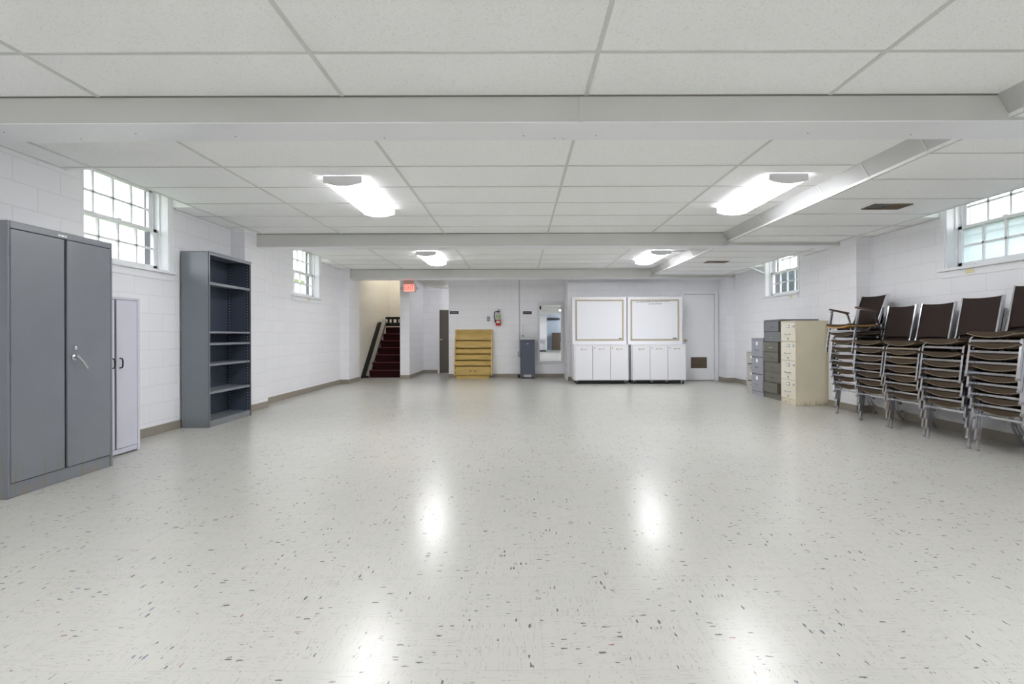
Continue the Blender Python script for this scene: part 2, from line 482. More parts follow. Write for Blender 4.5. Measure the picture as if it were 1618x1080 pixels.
# ------------------------------------------------------------------ mesh helpers
class MB:
    def __init__(self):
        self.bm = bmesh.new()

    def box(self, x0, x1, y0, y1, z0, z1):
        if x0 > x1: x0, x1 = x1, x0
        if y0 > y1: y0, y1 = y1, y0
        if z0 > z1: z0, z1 = z1, z0
        v = [self.bm.verts.new(p) for p in ((x0, y0, z0), (x1, y0, z0), (x1, y1, z0), (x0, y1, z0),
                                            (x0, y0, z1), (x1, y0, z1), (x1, y1, z1), (x0, y1, z1))]
        for f in ((0, 3, 2, 1), (4, 5, 6, 7), (0, 1, 5, 4), (1, 2, 6, 5), (2, 3, 7, 6), (3, 0, 4, 7)):
            self.bm.faces.new([v[i] for i in f])
        return self

    def prism(self, poly, axis, a, b):
        """poly: 2-D outline in the plane across `axis`, stretched from a to b."""
        def P(u, w, c):
            return {'x': (c, u, w), 'y': (u, c, w), 'z': (u, w, c)}[axis]
        A = [self.bm.verts.new(P(u, w, a)) for u, w in poly]
        B = [self.bm.verts.new(P(u, w, b)) for u, w in poly]
        n = len(poly)
        self.bm.faces.new(A)
        self.bm.faces.new(B[::-1])
        for i in range(n):
            j = (i + 1) % n
            self.bm.faces.new((A[j], A[i], B[i], B[j]))
        return self

    def tube(self, pts, r, sides=8, closed=False, flat=None, cap=True):
        """Swept tube; flat=(a,b) gives half sizes of a rectangular bar."""
        pts = [Vector(p) for p in pts]
        n = len(pts)
        rings = []
        up = None
        for i, p in enumerate(pts):
            if closed:
                d = (pts[(i + 1) % n] - pts[i - 1]).normalized()
            elif i == 0:
                d = (pts[1] - p).normalized()
            elif i == n - 1:
                d = (p - pts[-2]).normalized()
            else:
                d = ((p - pts[i - 1]).normalized() + (pts[i + 1] - p).normalized()).normalized()
            if up is None:
                up = Vector((1, 0, 0)) if abs(d.x) < 0.9 else Vector((0, 0, 1))
            a = (up - d * up.dot(d)).normalized()
            up = a
            b = d.cross(a)
            if flat:
                ring = [p + a * sx * flat[0] + b * sy * flat[1] for sx, sy in ((1, 1), (-1, 1), (-1, -1), (1, -1))]
            else:
                ring = [p + (a * math.cos(2 * PI * k / sides) + b * math.sin(2 * PI * k / sides)) * r for k in range(sides)]
            rings.append([self.bm.verts.new(q) for q in ring])
        m = len(rings[0])
        for i in range(n if closed else n - 1):
            A, B = rings[i], rings[(i + 1) % n]
            for k in range(m):
                self.bm.faces.new((A[k], A[(k + 1) % m], B[(k + 1) % m], B[k]))
        if cap and not closed:
            self.bm.faces.new(rings[0][::-1])
            self.bm.faces.new(rings[-1])
        return self

    def lathe(self, prof, c=(0, 0, 0), seg=20, axis='z'):
        rings = []
        for r, h in prof:
            ring = []
            for k in range(seg):
                a = 2 * PI * k / seg
                u, w = r * math.cos(a), r * math.sin(a)
                p = {'z': (u, w, h), 'y': (u, h, w), 'x': (h, u, w)}[axis]
                ring.append(self.bm.verts.new((p[0] + c[0], p[1] + c[1], p[2] + c[2])))
            rings.append(ring)
        for A, B in zip(rings, rings[1:]):
            for k in range(seg):
                self.bm.faces.new((A[k], A[(k + 1) % seg], B[(k + 1) % seg], B[k]))
        self.bm.faces.new(rings[0][::-1])
        self.bm.faces.new(rings[-1])
        return self

    def sheet(self, top, bot, nx, ny):
        """Closed slab between two height functions returning points for u,v in 0..1."""
        T = [[self.bm.verts.new(top(i / nx, j / ny)) for j in range(ny + 1)] for i in range(nx + 1)]
        B = [[self.bm.verts.new(bot(i / nx, j / ny)) for j in range(ny + 1)] for i in range(nx + 1)]
        f = self.bm.faces.new
        for i in range(nx):
            for j in range(ny):
                f((T[i][j], T[i + 1][j], T[i + 1][j + 1], T[i][j + 1]))
                f((B[i][j], B[i][j + 1], B[i + 1][j + 1], B[i + 1][j]))
        for i in range(nx):
            f((T[i][0], B[i][0], B[i + 1][0], T[i + 1][0]))
            f((T[i][ny], T[i + 1][ny], B[i + 1][ny], B[i][ny]))
        for j in range(ny):
            f((T[0][j], T[0][j + 1], B[0][j + 1], B[0][j]))
            f((T[nx][j], B[nx][j], B[nx][j + 1], T[nx][j + 1]))
        return self

    def build(self, name, mat, parent=None, smooth=False, bevel=0.0):
        bmesh.ops.recalc_face_normals(self.bm, faces=self.bm.faces[:])
        me = bpy.data.meshes.new(name)
        self.bm.to_mesh(me)
        self.bm.free()
        me.materials.append(M[mat] if isinstance(mat, str) else mat)
        if smooth:
            for p in me.polygons:
                p.use_smooth = True
            me.set_sharp_from_angle(angle=math.radians(40))
        o = bpy.data.objects.new(name, me)
        COL.objects.link(o)
        if parent is not None:
            o.parent = parent
        if bevel:
            b = o.modifiers.new('edge', 'BEVEL')
            b.width = bevel
            b.segments = 2
            b.limit_method = 'ANGLE'
            b.angle_limit = math.radians(40)
            b.harden_normals = False
        return o


def tag(o, label, cat, group=None):
    o['label'] = label
    o['category'] = cat
    if group:
        o['group'] = group
    return o


def thing(name, label, cat, loc=(0, 0, 0), rotz=0.0, group=None):
    o = bpy.data.objects.new(name, None)
    COL.objects.link(o)
    o.empty_display_size = 0.1
    o.location = loc
    o.rotation_euler = (0, 0, rotz)
    return tag(o, label, cat, group)


def struct_root(name, loc=(0, 0, 0), rotz=0.0):
    o = bpy.data.objects.new(name, None)
    COL.objects.link(o)
    o.location = loc
    o.rotation_euler = (0, 0, rotz)
    o['kind'] = 'structure'
    return o


def struct(mb, name, mat, bevel=0.0, smooth=False, parent=None):
    o = mb.build(name, mat, parent, smooth, bevel)
    o['kind'] = 'structure'
    return o


def dup(root, loc=None, rotz=None, label=None, group=None):
    r = root.copy()
    COL.objects.link(r)
    if loc is not None:
        r.location = loc
    if rotz is not None:
        r.rotation_euler = (0, 0, rotz)
    if label:
        r['label'] = label
    if group:
        r['group'] = group
    for ch in list(root.children):
        c = ch.copy()
        COL.objects.link(c)
        c.parent = r
        for gch in list(ch.children):
            d = gch.copy()
            COL.objects.link(d)
            d.parent = c
    return r


def text_mesh(body, size, name, mat, parent, loc, rot, extrude=0.001, sx=1.0):
    cu = bpy.data.curves.new(name + '_outline', 'FONT')
    cu.body = body
    cu.size = size
    cu.align_x = 'CENTER'
    cu.align_y = 'CENTER'
    cu.extrude = extrude
    tmp = bpy.data.objects.new(name + '_outline', cu)
    COL.objects.link(tmp)
    dg = bpy.context.evaluated_depsgraph_get()
    me = bpy.data.meshes.new_from_object(tmp.evaluated_get(dg))
    bpy.data.objects.remove(tmp)
    me.materials.clear()
    me.materials.append(M[mat])
    o = bpy.data.objects.new(name, me)
    COL.objects.link(o)
    o.parent = parent
    o.location = loc
    o.rotation_euler = rot
    o.scale = (sx, 1, 1)
    return o


# ------------------------------------------------------------------ room dimensions
XL, XR = -4.06, 4.92           # side walls
YB = -6.5                      # wall behind the camera
ZC = 2.595                     # main ceiling
ZLOW = 2.451                   # lowered ceiling on the right
YFR = 11.15                    # far wall, right half
YFC = 12.06                    # far wall, centre recess
LW = [(-3.75, -2.67), (0.30, 1.38), (4.35, 5.43), (8.40, 9.50)]        # left windows
LWELL = [(-3.88, -2.64), (0.17, 1.41), (4.22, 5.46), (8.28, 9.55)]
RW = [(-3.75, -2.65), (0.30, 1.40), (4.30, 5.41), (8.27, 9.39)]        # right windows
RWELL = [(-3.88, -2.60), (0.16, 1.45), (4.15, 5.46), (8.12, 9.42)]
ZW0, ZW1 = 1.84, 2.80
BEAMS = [(2.927, 3.183, 2.427), (6.893, 7.116, 2.403), (10.67, 10.93, 2.385), (-1.0, -0.75, 2.42), (-4.9, -4.65, 2.42)]


def in_beam(y):
    return any(a - 0.01 < y < b + 0.01 for a, b, z in BEAMS)


# floor
mb = MB()
mb.box(-4.4, 5.3, YB - 4.0, 14.9, -0.2, 0.0)
struct(mb, 'floor', 'floor')


# side walls with window openings
def side_wall(name, xa, xb, ya, yb, wins, ztop):
    m = MB()
    m.box(xa, xb, ya, yb, 0, ZW0 - 0.03)
    m.box(xa, xb, ya, yb, ZW1, ztop)
    y = ya
    for a, b in wins:
        m.box(xa, xb, y, a, ZW0 - 0.03, ZW1)
        y = b
    m.box(xa, xb, y, yb, ZW0 - 0.03, ZW1)
    return struct(m, name, 'wall')


side_wall('wall_left', XL - 0.20, XL, YB, 11.6, LW, 3.2)
side_wall('wall_right', XR, XR + 0.20, YB, YFR + 0.2, RW, 3.2)


def skin(name, xa, xb, ya, yb, wins):
    m = MB()
    m.box(xa, xb, ya, yb, 1.2, ZW0 - 0.02)
    m.box(xa, xb, ya, yb, ZW1 - 0.02, 3.2)
    y = ya
    for a, b in wins:
        m.box(xa, xb, y, a + 0.01, ZW0 - 0.02, ZW1 - 0.02)
        y = b - 0.01
    m.box(xa, xb, y, yb, ZW0 - 0.02, ZW1 - 0.02)
    return struct(m, name, 'brick')


skin('wall_exterior_left', XL - 0.28, XL - 0.20, YB, 11.6, LW)
skin('wall_exterior_right', XR + 0.20, XR + 0.28, YB, YFR + 0.2, RW)

# back wall (seen in the mirror) with the kitchen doorway
m = MB()
m.box(XL - 0.2, 1.78, YB - 0.2, YB, 0, 3.2)
m.box(3.1, XR + 0.2, YB - 0.2, YB, 0, 3.2)
m.box(1.78, 3.1, YB - 0.2, YB, 2.42, 3.2)
struct(m, 'wall_back', 'wall')
m = MB()
m.box(0.8, 4.4, YB - 3.6, YB - 3.4, 0, 2.7)
m.box(0.6, 0.8, YB - 3.6, YB - 0.2, 0, 2.7)
m.box(4.4, 4.6, YB - 3.6, YB - 0.2, 0, 2.7)
m.box(0.6, 4.6, YB - 3.6, YB - 0.2, 2.6, 2.75)
struct(m, 'wall_kitchen', 'blue_wall')

# far walls
m = MB()
m.box(1.145, XR + 0.2, YFR, 12.4, 0, 3.2)
struct(m, 'wall_far_right', 'wall')
m = MB()
m.box(-1.825, 1.145, YFC, YFC + 0.24, 0, 3.2)
struct(m, 'wall_far_centre', 'wall')
m = MB()
m.box(-3.0, -2.765, 11.75, 14.8, 0, 4.6)
struct(m, 'wall_stair_partition', 'wall')
m = MB()
m.box(-2.765, -1.0, 13.48, 13.7, 0, 3.2)
m.box(-1.2, -1.0, YFC + 0.24, 13.48, 0, 3.2)
struct(m, 'wall_alcove', 'wall')
m = MB()
m.box(XL - 0.24, XL, 11.6, 14.8, 0, 4.6)
m.box(XL - 0.24, -2.765, 14.6, 14.8, 0, 4.6)
m.box(XL, -3.0, 11.35, 11.55, ZC, 4.6)
m.box(XL - 0.24, -2.765, 11.35, 14.8, 4.5, 4.6)
struct(m, 'wall_stairwell', 'wall_warm')

# pillars under the beams
m = MB(); m.box(XL, -3.865, 6.59, 7.19, 0, ZC); struct(m, 'pillar', 'wall')
m = MB(); m.box(XL, -3.865, 10.61, 11.30, 0, ZC); struct(m, 'pillar', 'wall')
m = MB(); m.box(4.72, XR, 6.56, 7.157, 0, ZLOW); struct(m, 'pillar', 'wall')
m = MB(); m.box(4.73, XR, 10.74, YFR, 0, ZLOW); struct(m, 'pillar', 'wall')
m = MB(); m.box(XL, -3.865, 2.62, 3.14, 0, ZC); struct(m, 'pillar', 'wall')
m = MB(); m.box(4.72, XR, 2.70, 3.30, 0, ZLOW); struct(m, 'pillar', 'wall')

# ceiling with light wells at the windows
BX = -3.78
RX = 4.66
m = MB()
m.box(BX, 3.0, YB, YFC, ZC, ZC + 0.03)
y = YB
for a, b in LWELL:
    m.box(XL, BX, y, a, ZC, ZC + 0.03)
    m.box(BX - 0.01, BX + 0.01, a, b, ZC + 0.03, ZW1 + 0.06)
    m.box(XL, BX, a - 0.02, a, ZC + 0.03, ZW1 + 0.06)
    m.box(XL, BX, b, b + 0.02, ZC + 0.03, ZW1 + 0.06)
    m.box(XL, BX + 0.01, a - 0.02, b + 0.02, ZW1 + 0.06, ZW1 + 0.08)
    y = b
m.box(XL, BX, y, 11.4, ZC, ZC + 0.03)
m.box(-3.0, -1.0, YFC, 13.6, ZC, ZC + 0.03)
struct(m, 'ceiling', 'tile')
m = MB()
m.box(3.06, RX, YB, YFR, ZLOW, ZLOW + 0.03)
y = YB
for a, b in RWELL:
    m.box(RX, XR, y, a, ZLOW, ZLOW + 0.03)
    m.box(RX - 0.01, RX + 0.01, a, b, ZLOW + 0.03, ZW1 + 0.06)
    m.box(RX, XR, a - 0.02, a, ZLOW + 0.03, ZW1 + 0.06)
    m.box(RX, XR, b, b + 0.02, ZLOW + 0.03, ZW1 + 0.06)
    m.box(RX - 0.01, XR, a - 0.02, b + 0.02, ZW1 + 0.06, ZW1 + 0.08)
    y = b
m.box(RX, XR, y, YFR, ZLOW, ZLOW + 0.03)
struct(m, 'ceiling_low', 'tile')
m = MB()
m.prism([(2.99, ZC + 0.02), (2.99, ZC - 0.004), (3.075, ZLOW - 0.004), (3.10, ZLOW + 0.002), (3.10, ZLOW + 0.02), (3.02, ZC + 0.02)], 'y', YB, YFR)
struct(m, 'ceiling_soffit', 'soffit')
m = MB()
m.box(-4.4, 5.3, YB - 0.3, 12.4, 3.2, 3.3)
m.box(-3.0, -0.8, 12.3, 13.8, 3.2, 3.3)
struct(m, 'sky_blocker', 'stone')  # unseen slab added above the ceilings to keep sky light out

# ceiling grid
m = MB()
W2 = 0.012
for x in (BX, -2.628, -1.104, 0.42, 1.944):
    m.box(x - W2, x + W2, YB, YFR if x > -3 else 11.4, ZC - 0.005, ZC)
ys = [2.478 - 0.575 * k for k in range(16)] + [3.575 + 0.575 * k for k in range(6)] + [7.60 + 0.575 * k for k in range(6)] + [11.05]
for y in ys:
    if in_beam(y) or y < YB:
        continue
    xl = XL
    for a, b in LWELL:
        if a < y < b:
            xl = BX
    m.box(xl, 2.99, y - 0.009, y + 0.009, ZC - 0.0045, ZC)
struct(m, 'trim_1', 'tbar')
m = MB()
for x in (RX,):
    m.box(x - W2, x + W2, YB, YFR, ZLOW - 0.005, ZLOW)
low_ys = [3.508 + 0.59 * k for k in range(-16, 13)]
for y in low_ys:
    if in_beam(y) or y < YB or y > YFR:
        continue
    xr = XR
    for a, b in RWELL:
        if a < y < b:
            xr = RX
    m.box(3.09, xr, y - 0.009, y + 0.009, ZLOW - 0.0045, ZLOW)
    m.prism([(2.985, ZC - 0.004), (3.07, ZLOW - 0.004), (3.074, ZLOW - 0.004), (2.989, ZC - 0.004)], 'y', y - 0.005, y + 0.005)
struct(m, 'trim_2', 'tbar')
# wall angle along the ceiling edges
m = MB()
m.box(XL, XL + 0.012, YB, 10.6, ZC - 0.012, ZC) if False else m.box(XL, XL + 0.008, 5.5, 6.58, ZC - 0.01, ZC)
m.box(XL, XL + 0.008, 3.15, 4.2, ZC - 0.01, ZC)
m.box(XL, XL + 0.008, 9.56, 10.6, ZC - 0.01, ZC)
m.box(XR - 0.008, XR, 5.48, 6.55, ZLOW - 0.01, ZLOW)
m.box(XR - 0.008, XR, 7.16, 8.1, ZLOW - 0.01, ZLOW)
m.box(XR - 0.008, XR, 9.45, 10.73, ZLOW - 0.01, ZLOW)
struct(m, 'trim_3', 'tbar')
# loose grid bar hanging beside the far right window
m = MB()
m.tube([(4.64, 9.44, ZLOW - 0.005), (4.90, 9.40, 2.325)], 0.012, flat=(0.012, 0.012))
struct(m, 'trim_4', 'white')

# beams
for i, (a, b, zb) in enumerate(BEAMS):
    m = MB()
    m.box(XL, XR, a, b, zb, ZC + 0.02)
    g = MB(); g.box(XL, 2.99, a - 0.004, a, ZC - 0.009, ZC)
    xj = {0: 0.39, 1: 0.45, 2: 0.30}.get(i, 0.4)
    m.box(xj - 0.012, xj + 0.012, a - 0.006, a, zb + 0.006, ZC - 0.012)
    bo = struct(m, 'ceiling_beam', 'beam')
    m = MB()
    m.box(XL, XR, a - 0.008, b, zb - 0.008, zb)
    m.build('flange', 'white', bo)
    g.build('shadow_strip', 'joint', bo)  # thin strip paints the shadow gap between beam face and ceiling
    if i == 0:
        s = MB()
        for px, py in ((-3.33, .4), (-2.93, .8), (-2.5, .5), (-1.88, .7), (-.9, .8), (0.03, .7), (0.24, .85), (0.3, .9), (0.51, .7), (1.9, .6), (2.6, .7)):
            s.lathe([(0.004, 0), (0.004, 0.002)], (px, a + (b - a) * py, zb - 0.0095), 8)
        s.build('screw_hole', 'gap', bo)

# painted wedge plates where the soffit meets the beams
for a, b, zb in BEAMS[1:3]:
    m = MB()
    m.prism([(2.97, zb + 0.004), (3.06, zb + 0.004), (3.02, zb + 0.085)], 'y', a - 0.05, a - 0.006)
    struct(m, 'trim_5', 'soffit')

# baseboards
m = MB()
t_, h_ = 0.008, 0.098
m.box(XL, XL + t_, YB, 6.59, 0, h_)
m.box(XL, -3.865 + t_, 6.59 - t_, 6.59, 0, h_)
m.box(-3.865, -3.865 + t_, 6.59, 7.19, 0, h_)
m.box(XL, XL + t_, 7.19, 10.61, 0, h_)
m.box(XL, -3.865 + t_, 10.61 - t_, 10.61, 0, h_)
m.box(-3.865, -3.865 + t_, 10.61, 11.30, 0, h_)
struct(m, 'baseboard_left', 'base')
m = MB()
m.box(XR - t_, XR, YB, 6.56, 0, h_)
m.box(4.72 - t_, XR, 6.56 - t_, 6.56, 0, h_)
m.box(4.72 - t_, 4.72, 6.56, 7.157, 0, h_)
m.box(XR - t_, XR, 7.157, 10.74, 0, h_)
m.box(4.73 - t_, XR, 10.74 - t_, 10.74, 0, h_)
m.box(4.73 - t_, 4.73, 10.74, YFR, 0, h_)
struct(m, 'baseboard_right', 'base')
m = MB()
m.box(-1.825, 1.145, YFC - t_, YFC, 0, h_)
m.box(-3.0, -2.765, 11.75 - t_, 11.75, 0, h_)
m.box(-2.765, -2.765 + t_, 11.75, 13.48, 0, h_)
m.box(-2.765, -2.36, 13.48 - t_, 13.48, 0, h_)
m.box(1.145, 3.81, YFR - t_, YFR, 0, h_)
struct(m, 'baseboard_far', 'base')


# ------------------------------------------------------------------ windows
def window(n, sgn, xw, y0, y1, frost_lower=False, storm=False, sticker=None):
    """sgn -1: left wall, +1: right wall. d is the distance outward from the inner wall face."""
    root = struct_root('window_%d' % n, (xw, (y0 + y1) / 2, ZW0))
    cy = (y0 + y1) / 2

    def B(m, d0, d1, ya, yb, za, zb):
        m.box(sgn * d0, sgn * d1, ya - cy, yb - cy, za - ZW0, zb - ZW0)

    m = MB()
    for a, b in ((y0, y0 + 0.02), (y1 - 0.02, y1)):
        B(m, 0.0, 0.20, a, b, ZW0, ZW1)
    for a, b in ((y0 + 0.02, y0 + 0.035), (y1 - 0.035, y1 - 0.02)):
        B(m, 0.09, 0.115, a, b, ZW0, ZW1)
        B(m, 0.158, 0.170, a, b, ZW0, ZW1)
    B(m, 0.0, 0.20, y0, y1, ZW1 - 0.02, ZW1)
    m.build('window_frame', 'white', root)
    # interior casing boards on the wall face beside the opening
    m = MB()
    B(m, -0.012, 0.0, y1, y1 + 0.05, ZW0, ZW1 - 0.02)
    B(m, -0.012, 0.0, y0 - 0.05, y0, ZW0, ZW1 - 0.02) if sgn > 0 and n == 4 else None
    m.build('casing', 'white', root)
    m = MB()
    B(m, -0.055, 0.13, y0 - 0.05, y1 + 0.06, ZW0 - 0.03, ZW0)
    B(m, -0.016, 0.0, y0 - 0.03, y1 + 0.04, ZW0 - 0.105, ZW0 - 0.03)
    B(m, 0.13, 0.27, y0, y1, ZW0 - 0.03, ZW0 + 0.015)
    sill = m.build('sill', 'white', root, bevel=0.004)
    if sticker:
        s = MB()
        B(s, -0.0175, -0.016, sticker, sticker + 0.10, ZW0 - 0.085, ZW0 - 0.04)
        s.build('sticker', 'sticker', sill)
    ya, yb = y0 + 0.035, y1 - 0.035
    for nm, d0, d1, za, zb in (('lower', 0.117, 0.155, ZW0 + 0.012, 2.318), ('upper', 0.172, 0.205, 2.285, ZW1 - 0.02)):
        m = MB()
        st = 0.045
        B(m, d0, d1, ya, ya + st, za, zb)
        B(m, d0, d1, yb - st, yb, za, zb)
        B(m, d0, d1, ya, yb, za, za + (0.05 if nm == 'lower' else 0.034))
        B(m, d0, d1, ya, yb, zb - 0.034, zb)
        dm0, dm1 = d0 + 0.006, d1 - 0.006
        w = (yb - ya - 2 * st) / 4
        for k in (1, 2, 3):
            yc = ya + st + w * k
            B(m, dm0, dm1, yc - 0.011, yc + 0.011, za, zb)
        zc = (za + zb) / 2 + 0.006
        B(m, dm0, dm1, ya, yb, zc - 0.010, zc + 0.010)
        if nm == 'lower':
            B(m, d0 - 0.012, d0, yb - 0.20, yb - 0.12, za + 0.012, za + 0.020)
        sash = m.build('sash', 'white', root)
        g = MB()
        dc = (d0 + d1) / 2
        B(g, dc - 0.0015, dc + 0.0015, ya + st, yb - st, za + 0.03, zb - 0.03)
        g.build('pane', 'frost' if (frost_lower and nm == 'lower') else 'glass', sash)
    m = MB()
    B(m, 0.105, 0.117, y1 - 0.030, y1 - 0.022, 2.33, 2.52)
    m.build('sash_cord_channel', 'plate', root)
    m = MB()
    B(m, 0.112, 0.150, cy - 0.025, cy + 0.025, 2.318, 2.332)
    m.build('sash_lock', 'white', root)
    if storm:
        m = MB()
        B(m, 0.212, 0.226, y0 + 0.02, y1 - 0.02, 2.205, 2.220)
        m.build('storm_rail', 'vent', root)
    return root


window(1, -1, XL, *LW[2])
window(2, -1, XL, *LW[3], sticker=8.95)
window(3, 1, XR, *RW[2], frost_lower=True, storm=True, sticker=5.05)
window(4, 1, XR, *RW[3], sticker=8.42)
window(5, -1, XL, *LW[1])  # the last four windows are unseen, added for more daylight inside
window(6, -1, XL, *LW[0])
window(7, 1, XR, *RW[1])
window(8, 1, XR, *RW[0])

# ------------------------------------------------------------------ outside
m = MB(); m.box(-60, XL - 0.28, -40, 60, 1.4, 1.6); struct(m, 'ground_left', 'lawn')
m = MB(); m.box(XR + 0.28, 60, -40, 60, 1.4, 1.6); struct(m, 'ground_right', 'lawn')


def bush(name, label, cat, x0, x1, y0, y1, z0, z1, mat, seed, boxy=0.0):
    rnd = random.Random(seed)
    bm = bmesh.new()
    bmesh.ops.create_icosphere(bm, subdivisions=4, radius=1.0)
    ph = [(rnd.uniform(4, 16), rnd.uniform(4, 16), rnd.uniform(4, 16), rnd.uniform(0, 6)) for _ in range(7)]
    for v in bm.verts:
        c = v.co.copy()
        if boxy:
            k = 1.0 / max(abs(c.x), abs(c.y), abs(c.z))
            c = c * (1 + (k - 1) * boxy)
        d = sum(math.sin(c.x * a + c.y * b + e) * math.sin(c.z * k2 + e) for a, b, k2, e in ph) * 0.022
        c *= (1 + d)
        v.co = ((x0 + x1) / 2 + c.x * (x1 - x0) / 2, (y0 + y1) / 2 + c.y * (y1 - y0) / 2, (z0 + z1) / 2 + c.z * (z1 - z0) / 2)
    q = MB()
    q.bm.free()
    q.bm = bm
    o = q.build(name, mat, smooth=True)
    tag(o, label, cat)
    return o


bush('hedge', 'dark clipped hedge outside the window above the filing cabinets', 'hedge', 7.2, 8.6, 11.2, 18.0, 1.5, 2.85, 'hedge', 3, 0.8)
bush('round_shrub', 'round green shrub rising behind the dark hedge outside', 'shrub', 8.8, 9.8, 15.2, 16.8, 1.5, 3.3, 'bush', 5)
bush('leafy_shrub', 'green shrub outside the frosted window above the chair stacks', 'shrub', 5.55, 6.3, 5.6, 6.6, 1.55, 2.15, 'bush', 8)
m = MB()
m.box(-11.0, -9.6, 15.0, 27.0, 1.6, 3.35)
o = m.build('garden_wall', 'stone')
tag(o, 'pale grey garden wall outside the far left window', 'wall')
m = MB()
m.prism([(-11.0, 3.35), (-9.62, 3.35), (-9.7, 3.55), (-11.0, 3.85)], 'y', 15.0, 27.0)
o = m.build('grass_bank', 'lawn')
o['kind'] = 'stuff'
tag(o, 'strip of yellow green grass along the top of the garden wall', 'grass')

# ------------------------------------------------------------------ doors
d1 = struct_root('door_1', (3.887, YFR, 0))
m = MB()
m.box(-0.075, 0.0, -0.045, 0, 0, 2.125)
m.box(0.746, 0.829, -0.045, 0, 0, 2.125)
m.box(0.0, 0.746, -0.045, 0, 2.054, 2.125)
m.build('door_frame', 'white', d1)
m = MB()
m.box(0.009, 0.737, -0.016, -0.003, 0.012, 2.045)
slab = m.build('door_slab', 'white', d1, bevel=0.002)
m = MB(); m.box(0.0, 0.746, -0.003, -0.0005, 0.0, 2.054)
m.build('door_gap', 'plate', d1)
m = MB()
m.box(0.14, 0.60, -0.026, -0.014, 0.26, 0.29)
m.box(0.14, 0.60, -0.026, -0.014, 0.555, 0.59)
m.box(0.14, 0.178, -0.026, -0.014, 0.29, 0.555)
m.box(0.562, 0.60, -0.026, -0.014, 0.29, 0.555)
m.build('vent_frame', 'white', slab)
m = MB()
for k in range(13):
    z = 0.295 + k * 0.02
    m.prism([(-0.017, z), (-0.025, z + 0.002), (-0.0175, z + 0.019)], 'x', 0.178, 0.562)
m.build('vent_louver', 'vent', slab)
m = MB()
m.lathe([(0.028, -0.002), (0.028, -0.008), (0.012, -0.012), (0.012, -0.04), (0.026, -0.046), (0.028, -0.06), (0.018, -0.07)], (0.05, -0.014, 0.955), 16, 'y')
m.build('door_handle', 'brass', slab, smooth=True)
for z in (0.25, 1.0, 1.8):
    m = MB()
    m.lathe([(0.007, z - 0.05), (0.007, z + 0.05)], (0.744, -0.02, 0), 8)
    m.build('hinge', 'steel', d1)

d2 = struct_root('door_2', (-2.304, 13.48, 0))
m = MB()
m.box(-0.05, 0.0, -0.025, 0, 0, 1.87)
m.box(0.76, 0.81, -0.025, 0, 0, 1.87)
m.box(0.0, 0.76, -0.025, 0, 1.82, 1.87)
m.build('door_frame', 'white', d2)
m = MB(); m.box(0.003, 0.757, -0.012, -0.001, 0.01, 1.817)
slab = m.build('door_slab', 'brown_door', d2)
m = MB()
m.lathe([(0.026, -0.001), (0.026, -0.006), (0.010, -0.012), (0.010, -0.035), (0.025, -0.04), (0.027, -0.055), (0.016, -0.066)], (0.055, -0.012, 0.965), 16, 'y')
m.build('door_knob', 'brass', slab, smooth=True)

# duct boxed into the alcove ceiling
m = MB()
prof = [(-2.76, ZC)]
for k in range(0, 13):
    a = PI + k * PI / 12 * 0.5
    prof.append((-2.10 + 0.66 * math.cos(a), 2.60 + 0.17 * math.sin(a)))
prof += [(-1.3, 2.43), (-1.3, ZC)]
m.prism(prof, 'y', 12.5, 13.475)
o = m.build('ceiling_duct', 'duct')
tag(o, 'rounded painted duct under the ceiling of the alcove', 'duct')


# ------------------------------------------------------------------ stairs
st = thing('staircase', 'dark red carpeted staircase rising beside the exit sign', 'stairs', (-3.5, 12.15, 0))
rise, run = 0.19, 0.25
for k in range(7):
    m = MB()
    y = k * run
    z = (k + 1) * rise
    m.box(-0.40, 0.495, y, (k + 1) * run if k < 6 else 2.3, z - rise if k else 0, z)
    stp = m.build('step', 'carpet', st)
    m = MB()
    m.tube([(-0.40, y + 0.004, z - 0.006), (0.495, y + 0.004, z - 0.006)], 0.010, 8)
    m.build('nosing', 'nosing', stp)
sl = rise / run
m = MB()
m.prism([(-0.22, 0.0), (0.02, 0.0), (1.52, 1.43), (1.35, 1.48), (1.20, 1.44)], 'x', -0.558, -0.492)
m.build('stringer', 'stringer', st)
m = MB()
m.prism([(-0.04, 0.02), (0.06, 0.02), (1.56, 1.49), (1.50, 1.56)], 'x', -0.490, -0.392)
rail = m.build('stair_lift_rail', 'rail', st)
m = MB()
m.box(-0.50, -0.40, -0.10, 0.02, 0.0, 0.05)
m.build('rail_foot', 'stringer', rail)
m = MB()
m.tube([(-0.385, -0.02, 0.03), (-0.385, 1.52, 1.47)], 0.012, 8)
m.build('rail_edge', 'stringer', rail)
m = MB()
yb = 1.62
m.box(-0.44, 0.495, yb, yb + 0.03, 1.565, 1.635)
m.box(-0.44, 0.495, yb, yb + 0.03, 1.36, 1.465)
m.build('landing_rail', 'stringer', st)
for k in range(8):
    m = MB()
    x = -0.38 + k * 0.115 + (0.03 if k in (2, 5) else 0)
    m.box(x, x + 0.055, yb, yb + 0.02, 1.465, 1.585)
    m.build('baluster', 'stringer', st)

lp = bpy.data.lights.new('stair_fill_light', 'POINT')  # unseen point light added high in the stairwell for its warm glow
lp.energy = 16
lp.color = (1.0, 0.95, 0.86)
lp.shadow_soft_size = 0.15
lo = bpy.data.objects.new('stair_fill_light', lp)
COL.objects.link(lo)
lo.location = (-3.45, 13.2, 3.9)


